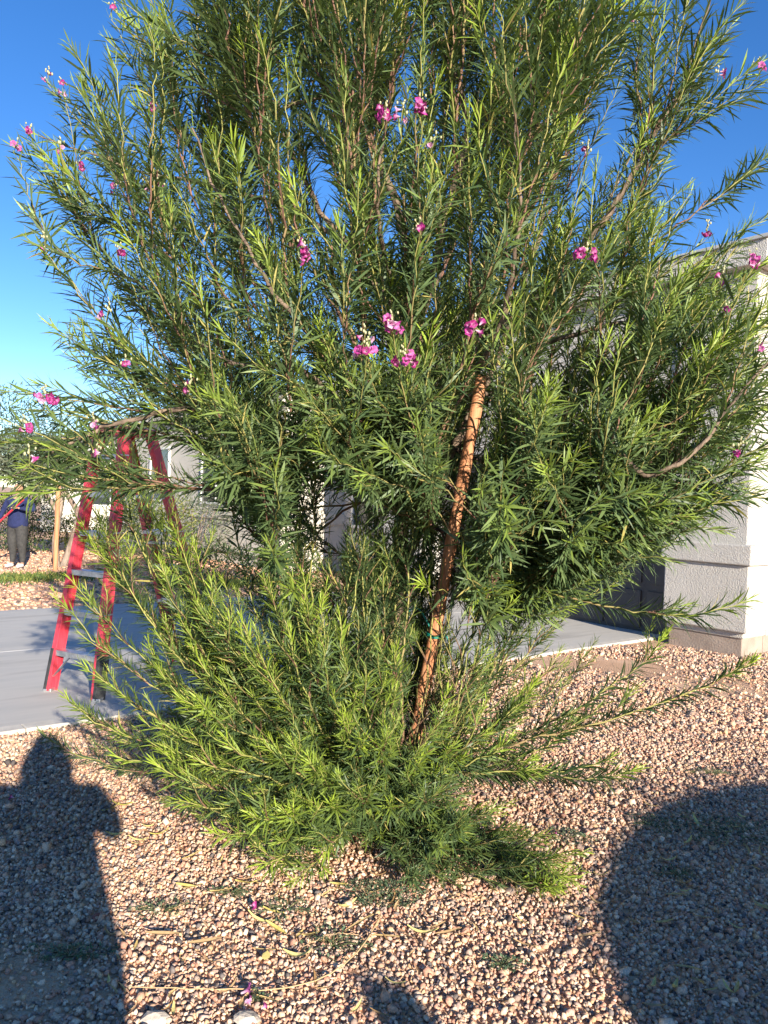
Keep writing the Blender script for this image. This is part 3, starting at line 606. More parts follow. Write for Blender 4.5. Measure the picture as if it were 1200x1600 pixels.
for T, nb in flower_tips:
    fc = obj('flower_cluster', BUD, TREE, tuple(T - BASE), (RNG.normal(0, .2), RNG.normal(0, .2), RNG.uniform(0, 6)))
    for k in range(nb if nb < 4 else nb + 4):
        a = RNG.uniform(0, 6.28); el = RNG.uniform(-.5, .5); d = np.array([math.cos(a) * .8, math.sin(a) * .8 - .5, el]); d = Vector(nrm(d))
        b = obj('blossom', BL[int(RNG.choice(5, p=[.35, .2, .2, .1, .15]))], fc, tuple(np.array([math.cos(a), math.sin(a) * .5, 0]) * (.012 if nb < 4 else RNG.uniform(.012, .034)) + np.array([0, 0, RNG.uniform(-.018, .012)])))
        b.rotation_euler = (fc.rotation_euler.to_matrix().inverted() @ d.to_track_quat('Z', 'Y').to_matrix()).to_euler(); s = RNG.uniform(.85, 1.15) * (.80 if nb > 4 else .76 if nb > 3 else .68); b.scale = (s, s, s)

# ------------------------------------------------------------------ stake and tie
sb = gnd(627, 1272); SB = np.array([sb[0], sb[1], 0.0]); st = at(753, 588, 3.72)
STK = empty('tree_stake', SB); tag(STK, 'round reddish wooden stake leaning beside the big desert willow', 'stake')
pts = np.linspace(SB - (st - SB) * .04, st, 26); V, F = tube_arrays([(pts - SB, .032 + .0016 * np.sin(np.arange(26) * 1.7) + RNG.normal(0, .0007, 26) - np.linspace(0, .003, 26))], 16)
po = mk('pole', V, F, M['stake'], STK, smooth=True)
e = nrm(st - SB); cap = mk('pole_end', np.vstack([V[-16:], V[-16:].mean(0) + e * .004]), [(i, (i + 1) % 16, 16) for i in range(16)], M['stake'], STK)
tp = SB + (st - SB) * ((at(672, 992, 3.75)[2]) / st[2])
s1 = nrm(np.cross(e, [0, 1, 0])); s2 = np.cross(e, s1); ring = []
for k in range(40):
    a = k / 39 * 4 * math.pi; ring.append(tp - SB + (s1 * math.cos(a) + s2 * math.sin(a)) * .0355 + e * (k / 39 * .016 - .008 + .002 * math.sin(3 * a)))
V, F = tube_arrays([(np.array(ring), np.full(40, .0045)), (spline([ring[10], ring[10] + np.array([.02, -.03, .012]), ring[10] + np.array([.035, -.035, -.02])], 8), np.full(8, .004)),
                    (spline([tp - SB, (tp - SB + F0 - SB) / 2 + np.array([0, 0, -.01]), F0 - SB - np.array([0, 0, .25])], 10), np.full(10, .0045))], 6)
mk('tie_tape', V, F, M['tape'], STK)

# ------------------------------------------------------------------ things lying on the ground
def blade_mesh(name, seed, L, w, curl, bend, c, lift=.4):
    rng = np.random.default_rng(seed); n = 7; V, F, Cc = [], [], []
    for i in range(n):
        t = i / (n - 1); wd = w * math.sin(math.pi * min(max(t * .96 + .03, 0), 1)) ** .7
        x = (t - .5) * L; y = bend * L * (4 * (t - .5) ** 2); z = lift * curl * L * (4 * (t - .5) ** 2) + .003
        V += [(x, y - wd / 2, z + .003), (x, y, z), (x, y + wd / 2, z + .0035)]; Cc += [np.array(c) * rng.uniform(.85, 1.15)] * 3
        if i:
            k = 3 * (i - 1); F += [(k, k + 3, k + 4, k + 1), (k + 1, k + 4, k + 5, k + 2)]
    return mesh(name, V, F, M['dryleaf'], col=np.array(Cc))
DRY = [blade_mesh('fallen_leaf', k, RNG.uniform(.065, .115), RNG.uniform(.010, .016), RNG.uniform(.1, .5), RNG.uniform(-.22, .22), c) for k, c in enumerate([(.62, .50, .15), (.58, .42, .16), (.50, .36, .16), (.66, .56, .22), (.40, .24, .10), (.55, .50, .12), (.45, .30, .15), (.36, .22, .12)])]
WORD = ['golden yellow', 'ochre', 'tan', 'pale straw-coloured', 'dark brown', 'greenish yellow', 'dull beige', 'reddish brown']
LYEL = ('%s dry willow leaf lying curled on the sunlit gravel', 'fallen leaf', '%s leaves on the sunlit gravel')
LSHA = ('%s dry willow leaf on gravel inside the rounded shadow', 'fallen leaf', '%s leaves in the rounded shadow')
def drop(px, py, k, rz, grp, s=1.0, z=.017):
    p = gnd(px, py); o = obj('fallen_leaf', DRY[k], None, (p[0], p[1], z), (RNG.normal(0, .15), RNG.normal(0, .15), rz)); o.scale = (s, s, s); tag(o, grp[0] % WORD[k], grp[1], grp[2] % WORD[k])
for px, py, k, rz in ((290, 1392, 0, .1), (345, 1401, 1, .2), (385, 1388, 0, -.1), (425, 1433, 0, .15), (405, 1447, 3, -.1), (432, 1460, 0, -.5), (465, 1503, 3, -.4), (485, 1470, 1, .7), (540, 1425, 3, .9), (530, 1390, 0, -.3), (445, 1305, 3, .2), (250, 1310, 5, .3), (190, 1265, 5, .4), (175, 1270, 0, .1),
                     (215, 1320, 3, .1), (300, 1345, 1, .6), (480, 1360, 1, .1), (390, 1300, 3, .4), (320, 1480, 6, .2), (255, 1468, 6, .1), (560, 1452, 2, .5), (600, 1472, 2, .2), (660, 1467, 3, -.1), (700, 1465, 6, .2), (870, 1362, 0, -.1), (640, 1372, 3, .3), (715, 1380, 1, 1.2)):
    drop(px, py, k, rz, LYEL, RNG.uniform(.95, 1.3))
for k in range(75):
    px, py = RNG.uniform(170, 940), RNG.uniform(1290, 1595); drop(px, py, int(RNG.choice([1, 2, 3, 4, 6, 7, 6, 2])), RNG.uniform(0, 6.3), LYEL, RNG.uniform(.5, .9))
for k in range(34):
    px, py = RNG.uniform(990, 1200), RNG.uniform(1260, 1590); drop(px, py, int(RNG.choice([1, 2, 3, 6])), RNG.uniform(0, 6.3), LSHA, RNG.uniform(.6, 1.1))
for k in range(70):
    a = RNG.uniform(0, 6.3); r_ = RNG.uniform(.1, .8); px, py, _ = project(np.array([[BASE[0] + r_ * math.cos(a), BASE[1] - abs(r_ * math.sin(a)), 0]])); drop(px[0], py[0], int(RNG.choice([1, 2, 4, 6, 7])), RNG.uniform(0, 6.3), ('%s dry willow leaf among litter at the big tree foot', 'fallen leaf', '%s litter leaves at the trunk foot'), RNG.uniform(.6, 1.0))
pl = gnd(414, 1507); V = [(0, -.012, 0), (.014, -.004, .003), (.016, .012, .006), (.004, .026, .01), (-.010, .014, .006), (-.012, -.002, .003)]
tag(mk('fallen_leaf', V, [(0, 1, 2, 3, 4, 5)], M['dryleaf'], col=np.tile((.66, .55, .20), (6, 1)), loc=(pl[0], pl[1], .022)), 'broad pale yellow leaf lying on the sunlit gravel', 'fallen leaf')
for px, py, k, s, lab in ((376, 1563, 2, 1.15, 'bright pink blossom lying beside the long dry stalk'), (390, 1424, 1, .8, 'small crimson blossom lying among yellow leaves'), (873, 1312, 4, .6, 'tiny red petal lying on the weed patch near the rounded shadow'), (820, 1345, 1, .7, 'dark magenta petal on open gravel right of the stake'), (848, 1362, 4, .75, 'red wilted flower beside the bright low shoot tip'), (22, 1253, 4, .7, 'dark red blossom lying in the person-shaped shadow'), (391, 1582, 3, .6, 'pale lilac petal lying below the pink blossom'), (408, 1588, 4, .6, 'reddish petal beside a small weed tuft')):
    p = gnd(px, py); o = obj('fallen_blossom', BL[k], None, (p[0], p[1], .022), (R(75), .2, RNG.uniform(0, 6))); o.scale = (s, s, s); tag(o, lab, 'blossom')
def stalk(name, pix, r, c, lab):
    pts = spline([gnd(*p) + np.array([0, 0, .024]) for p in pix], 30); pts[:, 2] += RNG.uniform(-.003, .003, 30)
    V, F = tube_arrays([(pts - pts[0], np.linspace(r, r * .5, 30))], 6)
    o = mk(name, V, F, M['twig'], col=np.tile(c, (len(V), 1)), loc=tuple(pts[0])); tag(o, lab, 'twig')
stalk('dry_stalk', [(595, 1440), (565, 1490), (520, 1530), (440, 1556), (310, 1557), (200, 1555)], .0028, (.55, .38, .20), 'long thin tan stalk curving across the gravel in front of the tree')
stalk('dry_stalk', [(560, 1470), (520, 1470), (470, 1490)], .002, (.45, .30, .17), 'short dry stalk lying near the weed clump in front of the trunk')
stalk('dry_stalk', [(1120, 1165), (1150, 1160), (1190, 1172)], .004, (.10, .06, .04), 'dark twig on sunny gravel near the house pillar')
p = gnd(706, 1301); TP = spline([np.array([-.02, 0, .006]), np.array([-.005, .01, .02]), np.array([.012, 0, .014]), np.array([.022, .012, .03])], 12); V, F = tube_arrays([(TP, np.full(12, .005))], 6)
tag(mk('tape_scrap', V, F, M['tape'], loc=(p[0], p[1], .012)), 'scrap of teal tie tape on the gravel near the trunk', 'tape')
def rock(px, py, s, lab, seed, m=M['rock']):
    rng = np.random.default_rng(seed); B, Fi = ico()
    # one subdivision for a rounder lump
    ed = {}; V = [tuple(v) for v in B]; F = []
    def midp(a, b):
        k = (min(a, b), max(a, b))
        if k not in ed: ed[k] = len(V); V.append(tuple(nrm((np.array(V[a]) + V[b]) / 2)))
        return ed[k]
    for a, b, c in Fi: ab, bc, ca = midp(a, b), midp(b, c), midp(c, a); F += [(a, ab, ca), (b, bc, ab), (c, ca, bc), (ab, bc, ca)]
    V = np.array(V) * (1 + rng.uniform(-.16, .14, (len(V), 1))) * np.array(s); p = gnd(px, py)
    tag(mk('rock', V, F, m, loc=(p[0], p[1], s[2] * .45)), lab, 'rock')
rock(668, 1282, (.075, .05, .05), 'pale rounded rock tucked behind the stake foot', 4)
rock(242, 1598, (.045, .03, .02), 'flat grey stone at the edge of the person-shaped shadow', 5); rock(385, 1598, (.04, .028, .02), 'pale flat stone below the fallen pink blossom', 6)
rock(151, 1436, (.02, .02, .014), 'small brick-red stone at the person-shaped shadow edge', 8, mat('red_stone', (.22, .07, .05), (.30, .11, .08), scale=20, rough=.9))

def tuft(name, pos, rx, ry, h, n, ls, cols, lab, cat, group=None, seed=0, upright=.35):
    rng = np.random.default_rng(seed); r_ = np.sqrt(rng.uniform(0, 1, n)) ; a = rng.uniform(0, 6.3, n)
    x = r_ * np.cos(a) * rx * (1 + .25 * np.sin(3 * a + seed)); y = r_ * np.sin(a) * ry * (1 + .25 * np.cos(2 * a + seed)); z = rng.uniform(0, 1, n) * h * (1.15 - r_ * .9) + .012
    Pp = np.stack([x, y, z], -1); Dd = nrm(np.stack([np.cos(a) + rng.normal(0, .8, n), np.sin(a) + rng.normal(0, .8, n), rng.normal(upright, .4, n)], -1)); Nn = nrm(np.stack([rng.normal(0, .4, n), rng.normal(0, .4, n), np.ones(n)], -1))
    Ll = ls * rng.uniform(.6, 1.4, n); Cc = np.array(cols)[rng.choice(len(cols), n)] * rng.uniform(.75, 1.25, (n, 1))
    V = leaf_arrays(Pp, Dd, Nn, Ll, Ll * .55, rng.uniform(0, .2, n)); T_, Q_ = leaf_faces(n)
    # thread-like stems that anchor the tuft
    st_ = [(np.array([(0, 0, 0), Pp[i] * .5 + np.array([0, 0, .008]), Pp[i]]), [.0012, .001, .0007]) for i in range(0, n, max(1, n // 30))]
    o = mk(name, V.reshape(-1, 3), (T_, Q_), M['bgleaf'], col=np.repeat(Cc, 6, 0), loc=tuple(pos))
    Vs, Fs = tube_arrays(st_, 4); mk('stem', Vs, Fs, M['twig'], o, col=np.tile((.14, .16, .07), (len(Vs), 1)))
    tag(o, lab, cat, group); return o
WC = [(.09, .15, .08), (.12, .19, .10), (.16, .21, .12), (.06, .10, .06), (.20, .22, .13)]
for i, (px, py, rx, ry, h, n_, lab) in enumerate(((600, 1402, .16, .13, .035, 900, 'dense grey-green weed clump in front of the trunk foot'), (1150, 1305, .32, .22, .03, 1100, 'wide flat weed mat inside the rounded shadow'), (1020, 1290, .12, .10, .02, 280, 'sparse weed mat at the top edge of the rounded shadow'), (885, 1312, .13, .08, .025, 330, 'small weed mat left of the rounded shadow'),
        (445, 1425, .11, .08, .02, 190, 'thin weed patch among the yellow fallen leaves'), (250, 1425, .10, .07, .02, 150, 'faint weed patch beside the person-shaped shadow'), (110, 1495, .14, .06, .02, 300, 'weed mat beside bare soil in the person-shaped shadow'), (785, 1512, .07, .05, .025, 190, 'small weed tuft alone on the bright front gravel'), (398, 1566, .035, .03, .025, 90, 'tiny weed tuft beside the fallen pink blossom'),
        (520, 1478, .12, .09, .02, 220, 'thin weed patch beside the short dry stalk'), (1110, 1210, .14, .05, .02, 130, 'faint weed patch on sunlit gravel above the rounded shadow'), (1060, 1370, .1, .07, .02, 120, 'small weed patch in the middle of the rounded shadow'), (360, 1400, .08, .05, .02, 110, 'faint weed patch under the lowest left shoots'))):
    p = gnd(px, py); tuft('weed_patch', (p[0], p[1], 0), rx, ry, h, n_, .011, WC, lab, 'weed', 'weeds in the gravel', i)

# ------------------------------------------------------------------ ladder
LR = empty('step_ladder', (-2.0, 6.2, .022)); tag(LR, 'red fibreglass stepladder with aluminium steps standing on the driveway', 'ladder')
off = np.array([-2.0, 6.2, 0.0]); e1 = nrm(np.array([.89, -.455, 0]))
fb, ft = np.array([-2.245, 5.66, .0]) - off, np.array([-2.17, 6.10, 1.98]) - off
rb, rt = np.array([-1.62, 6.78, .0]) - off, np.array([-2.02, 6.30, 1.98]) - off
e2 = nrm(np.array([.455, .89, 0]))
def rail(b, t, wb, wt, s, name='rail'):
    p0, p1 = b + e1 * s * wb, t + e1 * s * wt
    r_ = beam(name, p0, p1, .030, .085, e1, M['ladder_red'], LR, .004)
    for k in (-1, 1):                                   # flanges of the channel
        nn = nrm(np.cross(nrm(p1 - p0), e1)); beam('flange', p0 + nn * k * .040 - e1 * s * .018, p1 + nn * k * .040 - e1 * s * .018, .036, .007, e1, M['ladder_red'], r_, .002)
    beam('boot', p0 + e1 * s * .004, p0 + (p1 - p0) * .155 + e1 * s * .004, .032, .094, e1, M['black'], LR, .003) if name == 'rail' and s < 2 else None
    bb = box('foot', (p0[0] - .03, p0[0] + .03, p0[1] - .045, p0[1] + .045, -.002, .022), M['alu'], LR, .004)
    return p0, p1
FRL = rail(fb, ft, .255, .145, -1); FRR = rail(fb, ft, .255, .145, 1); RRL = rail(rb, rt, .235, .135, -1); RRR = rail(rb, rt, .235, .135, 1)
for k in range(1, 7):
    f = k * .30 / 1.98
    for (a, b, ok_) in ((FRL, FRR, True), (RRL, RRR, k < 6)):
        if not ok_: continue
        pa, pb = a[0] + (a[1] - a[0]) * f, b[0] + (b[1] - b[0]) * f
        s_ = beam('step', pa - e1 * .018, pb + e1 * .018, .085, .012, e2, M['alu'], LR, .002)
        for q in (-1, 1): beam('step_lip', pa + e2 * q * .04 - np.array([0, 0, .018]), pb + e2 * q * .04 - np.array([0, 0, .018]), .006, .034, e2, M['alu'], s_)
for (a, b) in ((FRL, FRR), (RRL, RRR)):
    f = .30 / 1.98; pa, pb = a[0] + (a[1] - a[0]) * f, b[0] + (b[1] - b[0]) * f
    for p_, q_, w_ in ((pa, a, .33), (pb, b, .67)):
        low = q_[0] + (q_[1] - q_[0]) * (.09 / 1.98); top = pa + (pb - pa) * w_ - np.array([0, 0, .02]); beam('brace', low, top, .022, .006, e2, M['alu'], LR)
for a, b in ((FRL, RRL), (FRR, RRR)):
    m0 = a[0] + (a[1] - a[0]) * .55; m1 = b[0] + (b[1] - b[0]) * .55; beam('spreader', m0, (m0 + m1) / 2 + np.array([0, 0, .03]), .022, .005, (0, 0, 1), M['alu'], LR); beam('spreader', m1, (m0 + m1) / 2 + np.array([0, 0, .03]), .022, .005, (0, 0, 1), M['alu'], LR)
tc = (ft + rt) / 2; beam('top_cap', tc - e1 * .19 + np.array([0, 0, .01]), tc + e1 * .19 + np.array([0, 0, .01]), .30, .06, e2, M['ladder_red'], LR, .012)

# ------------------------------------------------------------------ people
def skin(name, nodes, edges, m, parent=None, root=0, sub=2, smooth=True):
    me = bpy.data.meshes.new(name); me.from_pydata([n_[0] for n_ in nodes], edges, []); me.update()
    o = bpy.data.objects.new(name, me); COL.objects.link(o)
    md = o.modifiers.new('skin', 'SKIN'); md.use_smooth_shade = True; md.branch_smoothing = .6
    sub_ = o.modifiers.new('sub', 'SUBSURF'); sub_.levels = sub; sub_.render_levels = sub
    sv = me.skin_vertices[0].data if me.skin_vertices else None
    if sv is None:
        import bmesh
        bm = bmesh.new(); bm.from_mesh(me); lay = bm.verts.layers.skin.verify(); bm.to_mesh(me); bm.free(); sv = me.skin_vertices[0].data
    for i, n_ in enumerate(nodes):
        r_ = n_[1]; sv[i].radius = (r_, r_) if not isinstance(r_, tuple) else r_; sv[i].use_root = (i == root)
    dg = bpy.context.evaluated_depsgraph_get(); ev = o.evaluated_get(dg); new = bpy.data.meshes.new_from_object(ev)
    new.name = name; new.materials.clear(); new.materials.append(m); bpy.data.objects.remove(o); bpy.data.meshes.remove(me)
    return obj(name, new, parent)
def ball(name, c, r, m, parent):
    B, Fi = ico(); ed = {}; V = [tuple(v) for v in B]; F = [tuple(f) for f in Fi]
    for _ in range(2):
        ed = {}; F2 = []
        def midp(a, b):
            k = (min(a, b), max(a, b))
            if k not in ed: ed[k] = len(V); V.append(tuple(nrm((np.array(V[a]) + V[b]) / 2)))
            return ed[k]
        for a, b, c_ in F: ab, bc, ca = midp(a, b), midp(b, c_), midp(c_, a); F2 += [(a, ab, ca), (b, bc, ab), (c_, ca, bc), (ab, bc, ca)]
        F = F2
    return mk(name, np.array(V) * np.array(r) + np.array(c), F, m, parent, smooth=True)
def person(loc, rz, H, arms, lab, shirt, trousers, shoe, hair_long=False, girth=1.0, gloves=None, shadow_bulk=0.0):
    """faces local -y ; arms = ((elbow, wrist, finger direction), ...) for the right (-x) and left (+x) arm"""
    root = empty('person', loc, rz); tag(root, lab, 'person'); k = H / 1.70; g_ = girth
    S = lambda *v: tuple(np.array(v) * k)
    # bare body: legs, torso, neck, head, arms with hands in one surface
    nd = [(S(0, 0, .92), (.10 * k * g_, .08 * k * g_)), (S(0, .0, 1.12), (.09 * k * g_, .075 * k * g_)), (S(0, .01, 1.32), (.11 * k * g_, .075 * k * g_)), (S(0, .015, 1.43), (.07 * k, .06 * k)), (S(0, .005, 1.50), .05 * k), (S(0, -.005, 1.56), (.065 * k, .075 * k)), (S(0, -.01, 1.63), (.074 * k, .088 * k)), (S(0, 0, 1.675), (.05 * k, .06 * k))]
    ed = [(0, 1), (1, 2), (2, 3), (3, 4), (4, 5), (5, 6), (6, 7)]
    for s in (-1, 1):
        b = len(nd); nd += [(S(s * .095, 0, .80), .064 * k * g_), (S(s * .105, -.01, .48), .046 * k * g_), (S(s * .11, .015, .30), .048 * k), (S(s * .115, .02, .09), .036 * k), (S(s * .12, -.06, .035), .032 * k), (S(s * .125, -.14, .025), .024 * k)]
        ed += [(0, b)] + [(b + i, b + i + 1) for i in range(5)]
    hands = []
    for s, (el, wr, fd) in zip((-1, 1), arms):
        b = len(nd); sh = np.array(S(s * .17 * g_ ** .5, .01, 1.37)); el = np.array(el) * k; wr = np.array(wr) * k
        nd += [(tuple(sh), .052 * k * g_ ** .5), (tuple((sh + el) / 2), .045 * k * g_ ** .5), (tuple(el), .038 * k), (tuple((el + wr) / 2), .035 * k), (tuple(wr), .024 * k)]
        ed += [(2, b)] + [(b + i, b + i + 1) for i in range(4)]
        fd = nrm(fd); pl_ = wr + fd * .055 * k; nd.append((tuple(pl_), (.034 * k, .016 * k))); pk = len(nd) - 1; ed.append((pk - 1, pk)); sd_ = nrm(np.cross(fd, (0, 0, 1)) + 1e-3)
        cu = nrm(np.cross(sd_, fd)) * (-1)
        for q, ln in zip((-1.5, -.5, .5, 1.5), (.062, .074, .070, .055)):
            a = pl_ + sd_ * q * .018 * k + fd * .018 * k; m_ = a + fd * ln * .5 * k + cu * .012 * k; e_ = a + fd * ln * .75 * k + cu * .036 * k
            i = len(nd); nd += [(tuple(a), .0095 * k), (tuple(m_), .0085 * k), (tuple(e_), .0075 * k)]; ed += [(pk, i), (i, i + 1), (i + 1, i + 2)]
        a = wr + fd * .02 * k + sd_ * s * -.03 * k; e_ = a + fd * .035 * k + sd_ * s * -.02 * k + cu * .02 * k; i = len(nd); nd += [(tuple(a), .011 * k), (tuple(e_), .009 * k)]; ed += [(pk - 1, i), (i, i + 1)]
        hands.append((sh, el, wr, pl_, fd))
    body = skin('body', nd, ed, M['skin'], root)
    # clothes
    tn = [(S(0, 0, .76), (.130 * k * g_, .104 * k * g_)), (S(0, 0, .86), (.150 * k * g_, .118 * k * g_)), (S(0, 0, 1.0), (.142 * k * g_, .112 * k * g_)), (S(0, .0, 1.15), (.136 * k * g_, .106 * k * g_)), (S(0, .01, 1.32), (.145 * k * g_, .098 * k * g_)), (S(0, .012, 1.43), (.095 * k * g_ ** .5, .078 * k))]
    te = [(0, 1), (1, 2), (2, 3), (3, 4), (4, 5)]
    for sh, el, wr, pl_, fd in hands:
        b = len(tn); tn += [(tuple(sh), .066 * k * g_ ** .8), (tuple((sh + el) / 2), .056 * k * g_ ** .5), (tuple(el), .049 * k), (tuple((el + wr) / 2), .044 * k), (tuple(el + (wr - el) * .96), .034 * k)]; te += [(4, b)] + [(b + i, b + i + 1) for i in range(4)]
    if shadow_bulk: tn += [(S(0, .03, 1.49), (shadow_bulk * 1.55 * k, shadow_bulk * .9 * k)), (S(0, .035, 1.60), (shadow_bulk * 1.0 * k, shadow_bulk * .85 * k)), (S(0, .03, 1.68), (shadow_bulk * .7 * k, shadow_bulk * .7 * k))]; te += [(5, len(tn) - 3), (len(tn) - 3, len(tn) - 2), (len(tn) - 2, len(tn) - 1)]  # unseen bulk added round neck and head to shape the cast shadow
    skin('sweater', tn, te, shirt, root)
    ln_ = [(S(0, 0, 1.08), (.135 * k * g_, .108 * k * g_)), (S(0, 0, .88), (.142 * k * g_, .115 * k * g_))]; le = [(0, 1)]
    for s in (-1, 1):
        b = len(ln_); ln_ += [(S(s * .095, 0, .78), .094 * k * g_), (S(s * .105, -.01, .48), .066 * k * g_), (S(s * .11, .015, .30), .058 * k * g_ ** .5), (S(s * .115, .02, .07), .046 * k)]; le += [(1, b)] + [(b + i, b + i + 1) for i in range(3)]
    skin('trousers', ln_, le, trousers, root, 1)
    for s in (-1, 1):
        skin('shoe', [(S(s * .115, .045, .045), .042 * k), (S(s * .118, -.04, .045), .044 * k), (S(s * .124, -.13, .036), .038 * k), (S(s * .126, -.175, .032), .026 * k)], [(0, 1), (1, 2), (2, 3)], shoe, root)
    h = [(S(0, .02, 1.70), (.066 * k, .062 * k)), (S(0, .055, 1.66), (.082 * k, .06 * k)), (S(0, .07, 1.57), (.07 * k, .045 * k))]
    if hair_long: h += [(S(0, .085, 1.45), (.065 * k, .035 * k)), (S(0, .09, 1.33), (.045 * k, .025 * k))]
    skin('hair', h, [(i, i + 1) for i in range(len(h) - 1)], M['hair'], root)
    for s in (-1, 1):
        ball('eye', S(s * .030, -.083, 1.605), np.array([.011, .007, .007]) * k, M['black'], root); ball('ear', S(s * .078, .0, 1.59), np.array([.010, .018, .028]) * k, M['skin'], root)
    ball('nose', S(0, -.098, 1.575), np.array([.012, .016, .022]) * k, M['skin'], root); ball('mouth', S(0, -.086, 1.53), np.array([.022, .007, .006]) * k, M['petal_red'], root)
    if gloves is not None:
        for gi in gloves:
            sh, el, wr, pl_, fd = hands[gi]; ball('glove', pl_ + fd * .02 * k, np.array([.048, .048, .048]) * k, M['glove'], root)
    return root, [np.array(h_[3]) for h_ in hands]
M['petal_red'] = mat('lips', (.35, .10, .09), rough=.5)
wp = gnd(26, 888)
wk, hd = person((wp[0], wp[1], .02), R(-12), 1.60, (((-.34, -.02, 1.10), (-.36, -.16, .86), (.3, -.7, -.3)), ((.42, -.06, 1.16), (.20, -.27, 1.20), (-.5, -.6, .2))),
        'worker in navy sweater and dark grey leggings holding a red pole across the driveway', M['navy'], M['grey_cloth'], M['white_shoe'], True, 1.55, gloves=(0, 1))
rzm = Matrix.Rotation(R(-12), 3, 'Z')
h0 = rzm @ Vector(hd[0]) + Vector((wp[0], wp[1], .02)); h1 = rzm @ Vector(hd[1]) + Vector((wp[0], wp[1], .02))
ax = (h1 - h0).normalized(); p0 = h0 - ax * .75; p1 = h1 + ax * .25
if p0.z < .03: p0 = h0 - ax * ((h0.z - .05) / max(ax.z, .05))
PO = empty('rake', tuple(p0)); tag(PO, 'red-handled garden rake held by the worker in navy', 'rake')
V, F = tube_arrays([(np.array([p0 - p0, (p1 - p0)]), [.019, .019])], 10); mk('handle', V, F, M['pole'], PO, smooth=True)
for k in range(9):
    a = (k - 4) * .045; V, F = tube_arrays([(np.array([(0, 0, 0), (-.12, a * 1.2, -.01), (-.2, a * 2.2, -.03)]), [.003, .003, .002])], 5); mk('tine', V, F, M['alu'], PO)
# whoever takes the picture, and a bystander behind: only their shadows reach the frame
ph_, hp = person((0.15, -.27, 0), R(186), 1.72, (((-.28, -.06, 1.21), (.02, -.20, 1.36), (.5, -.4, .4)), ((.28, -.06, 1.21), (.18, -.20, 1.36), (-.5, -.4, .4))), 'photographer raising a phone with both hands, seen only as a shadow', M['grey_cloth'], M['grey_cloth'], M['black'], True, 1.75, shadow_bulk=.115)
PH = box('phone', (-.038, .038, -.026, -.018, 1.41, 1.56), M['black'], None, .003); tag(PH, 'black phone held up by the photographer', 'phone')
person((2.15, -2.39, 0), R(160), 1.66, (((-.26, 0, 1.10), (-.25, -.06, .86), (0, -.1, -1)), ((.26, 0, 1.10), (.25, -.06, .86), (0, -.1, -1))), 'bystander standing behind the photographer, seen only as a head shadow', M['navy'], M['grey_cloth'], M['black'], False, 1.0)

# ------------------------------------------------------------------ background planting
def blob(center, rad, n, ls, cols, seed, shell=.55, wid=.4):
    rng = np.random.default_rng(seed); d = nrm(rng.normal(size=(n, 3))); q = rng.uniform(shell, 1, n) ** .6
    lump = 1 + .22 * np.sin(d[:, 0] * 5 + seed) * np.cos(d[:, 1] * 4 + seed * 2) + .14 * np.sin(d[:, 2] * 9 + seed)
    Pp = np.array(center) + d * (q * lump)[:, None] * np.array(rad); Dd = nrm(d + rng.normal(0, .7, (n, 3))); Nn = nrm(rng.normal(size=(n, 3)) + np.array([0, 0, .6]))
    Ll = ls * rng.uniform(.6, 1.4, n); Cc = np.array(cols)[rng.choice(len(cols), n)] * rng.uniform(.7, 1.3, (n, 1))
    return leaf_arrays(Pp, Dd, Nn, Ll, Ll * wid, rng.uniform(0, .25, n)), Cc
def leafmesh(name, parts, parent, m=None):
    V = np.concatenate([p[0] for p in parts]); C = np.concatenate([p[1] for p in parts]); k = V[:, :, 2].min(1) > .005; V, C = V[k], C[k]; T_, Q_ = leaf_faces(len(V))
    return tag(mk(name, V.reshape(-1, 3), (T_, Q_), m or M['bgleaf'], parent, col=np.repeat(C, 6, 0)), kind='stuff')
GR = [(.07, .12, .03), (.10, .15, .035), (.14, .19, .05), (.05, .085, .025)]; YG = [(.20, .22, .05), (.26, .25, .06), (.13, .17, .04)]; DG = [(.03, .055, .02), (.05, .08, .03), (.07, .10, .04)]; GY = [(.09, .12, .07), (.12, .15, .09), (.16, .17, .11)]
def shrub(px, py, rx, ry, h, cols, lab, seed, n=2600, ls=.06):
    p = gnd(px, py); o = empty('shrub', (p[0], p[1], 0)); tag(o, lab, 'shrub', 'shrubs in front of the far houses')
    leafmesh('foliage', [blob((0, 0, h * .5), (rx, ry, h * .52), n, ls, cols, seed, .35)], o)
    rng = np.random.default_rng(seed)
    for k in range(5):
        a = rng.uniform(0, 6.3); V, F = tube_arrays([(np.array([(0, 0, -.05), (math.cos(a) * rx * .3, math.sin(a) * ry * .3, h * .4), (math.cos(a) * rx * .6, math.sin(a) * ry * .6, h * .75)]), [.02, .014, .006])], 6); mk('stem', V, F, M['bgbark'], o)
shrub(52, 862, .75, .6, 1.5, GR, 'green rounded shrub behind the worker in navy', 21); shrub(8, 862, .8, .7, 1.4, DG, 'dark shrub behind the worker holding the rake', 22)
shrub(112, 860, .45, .45, .95, YG, 'small yellow-green shrub behind the forked grey trunks', 23, 1500); shrub(200, 872, .7, .6, 1.35, GY, 'grey-green shrub seen between the ladder rails', 24)
shrub(250, 880, .9, .7, 1.7, YG, 'yellow-green shrub behind the ladder top', 25); shrub(350, 905, .8, .5, .6, DG, 'low dark shrub at the foot of the pale neighbour house', 26, 1800)
shrub(165, 860, .9, .6, .9, DG, 'low dark shrub between grey tree and ladder', 27); shrub(300, 880, .8, .6, 1.6, GY, 'leafy shrub against the shaded neighbour house wall', 28)
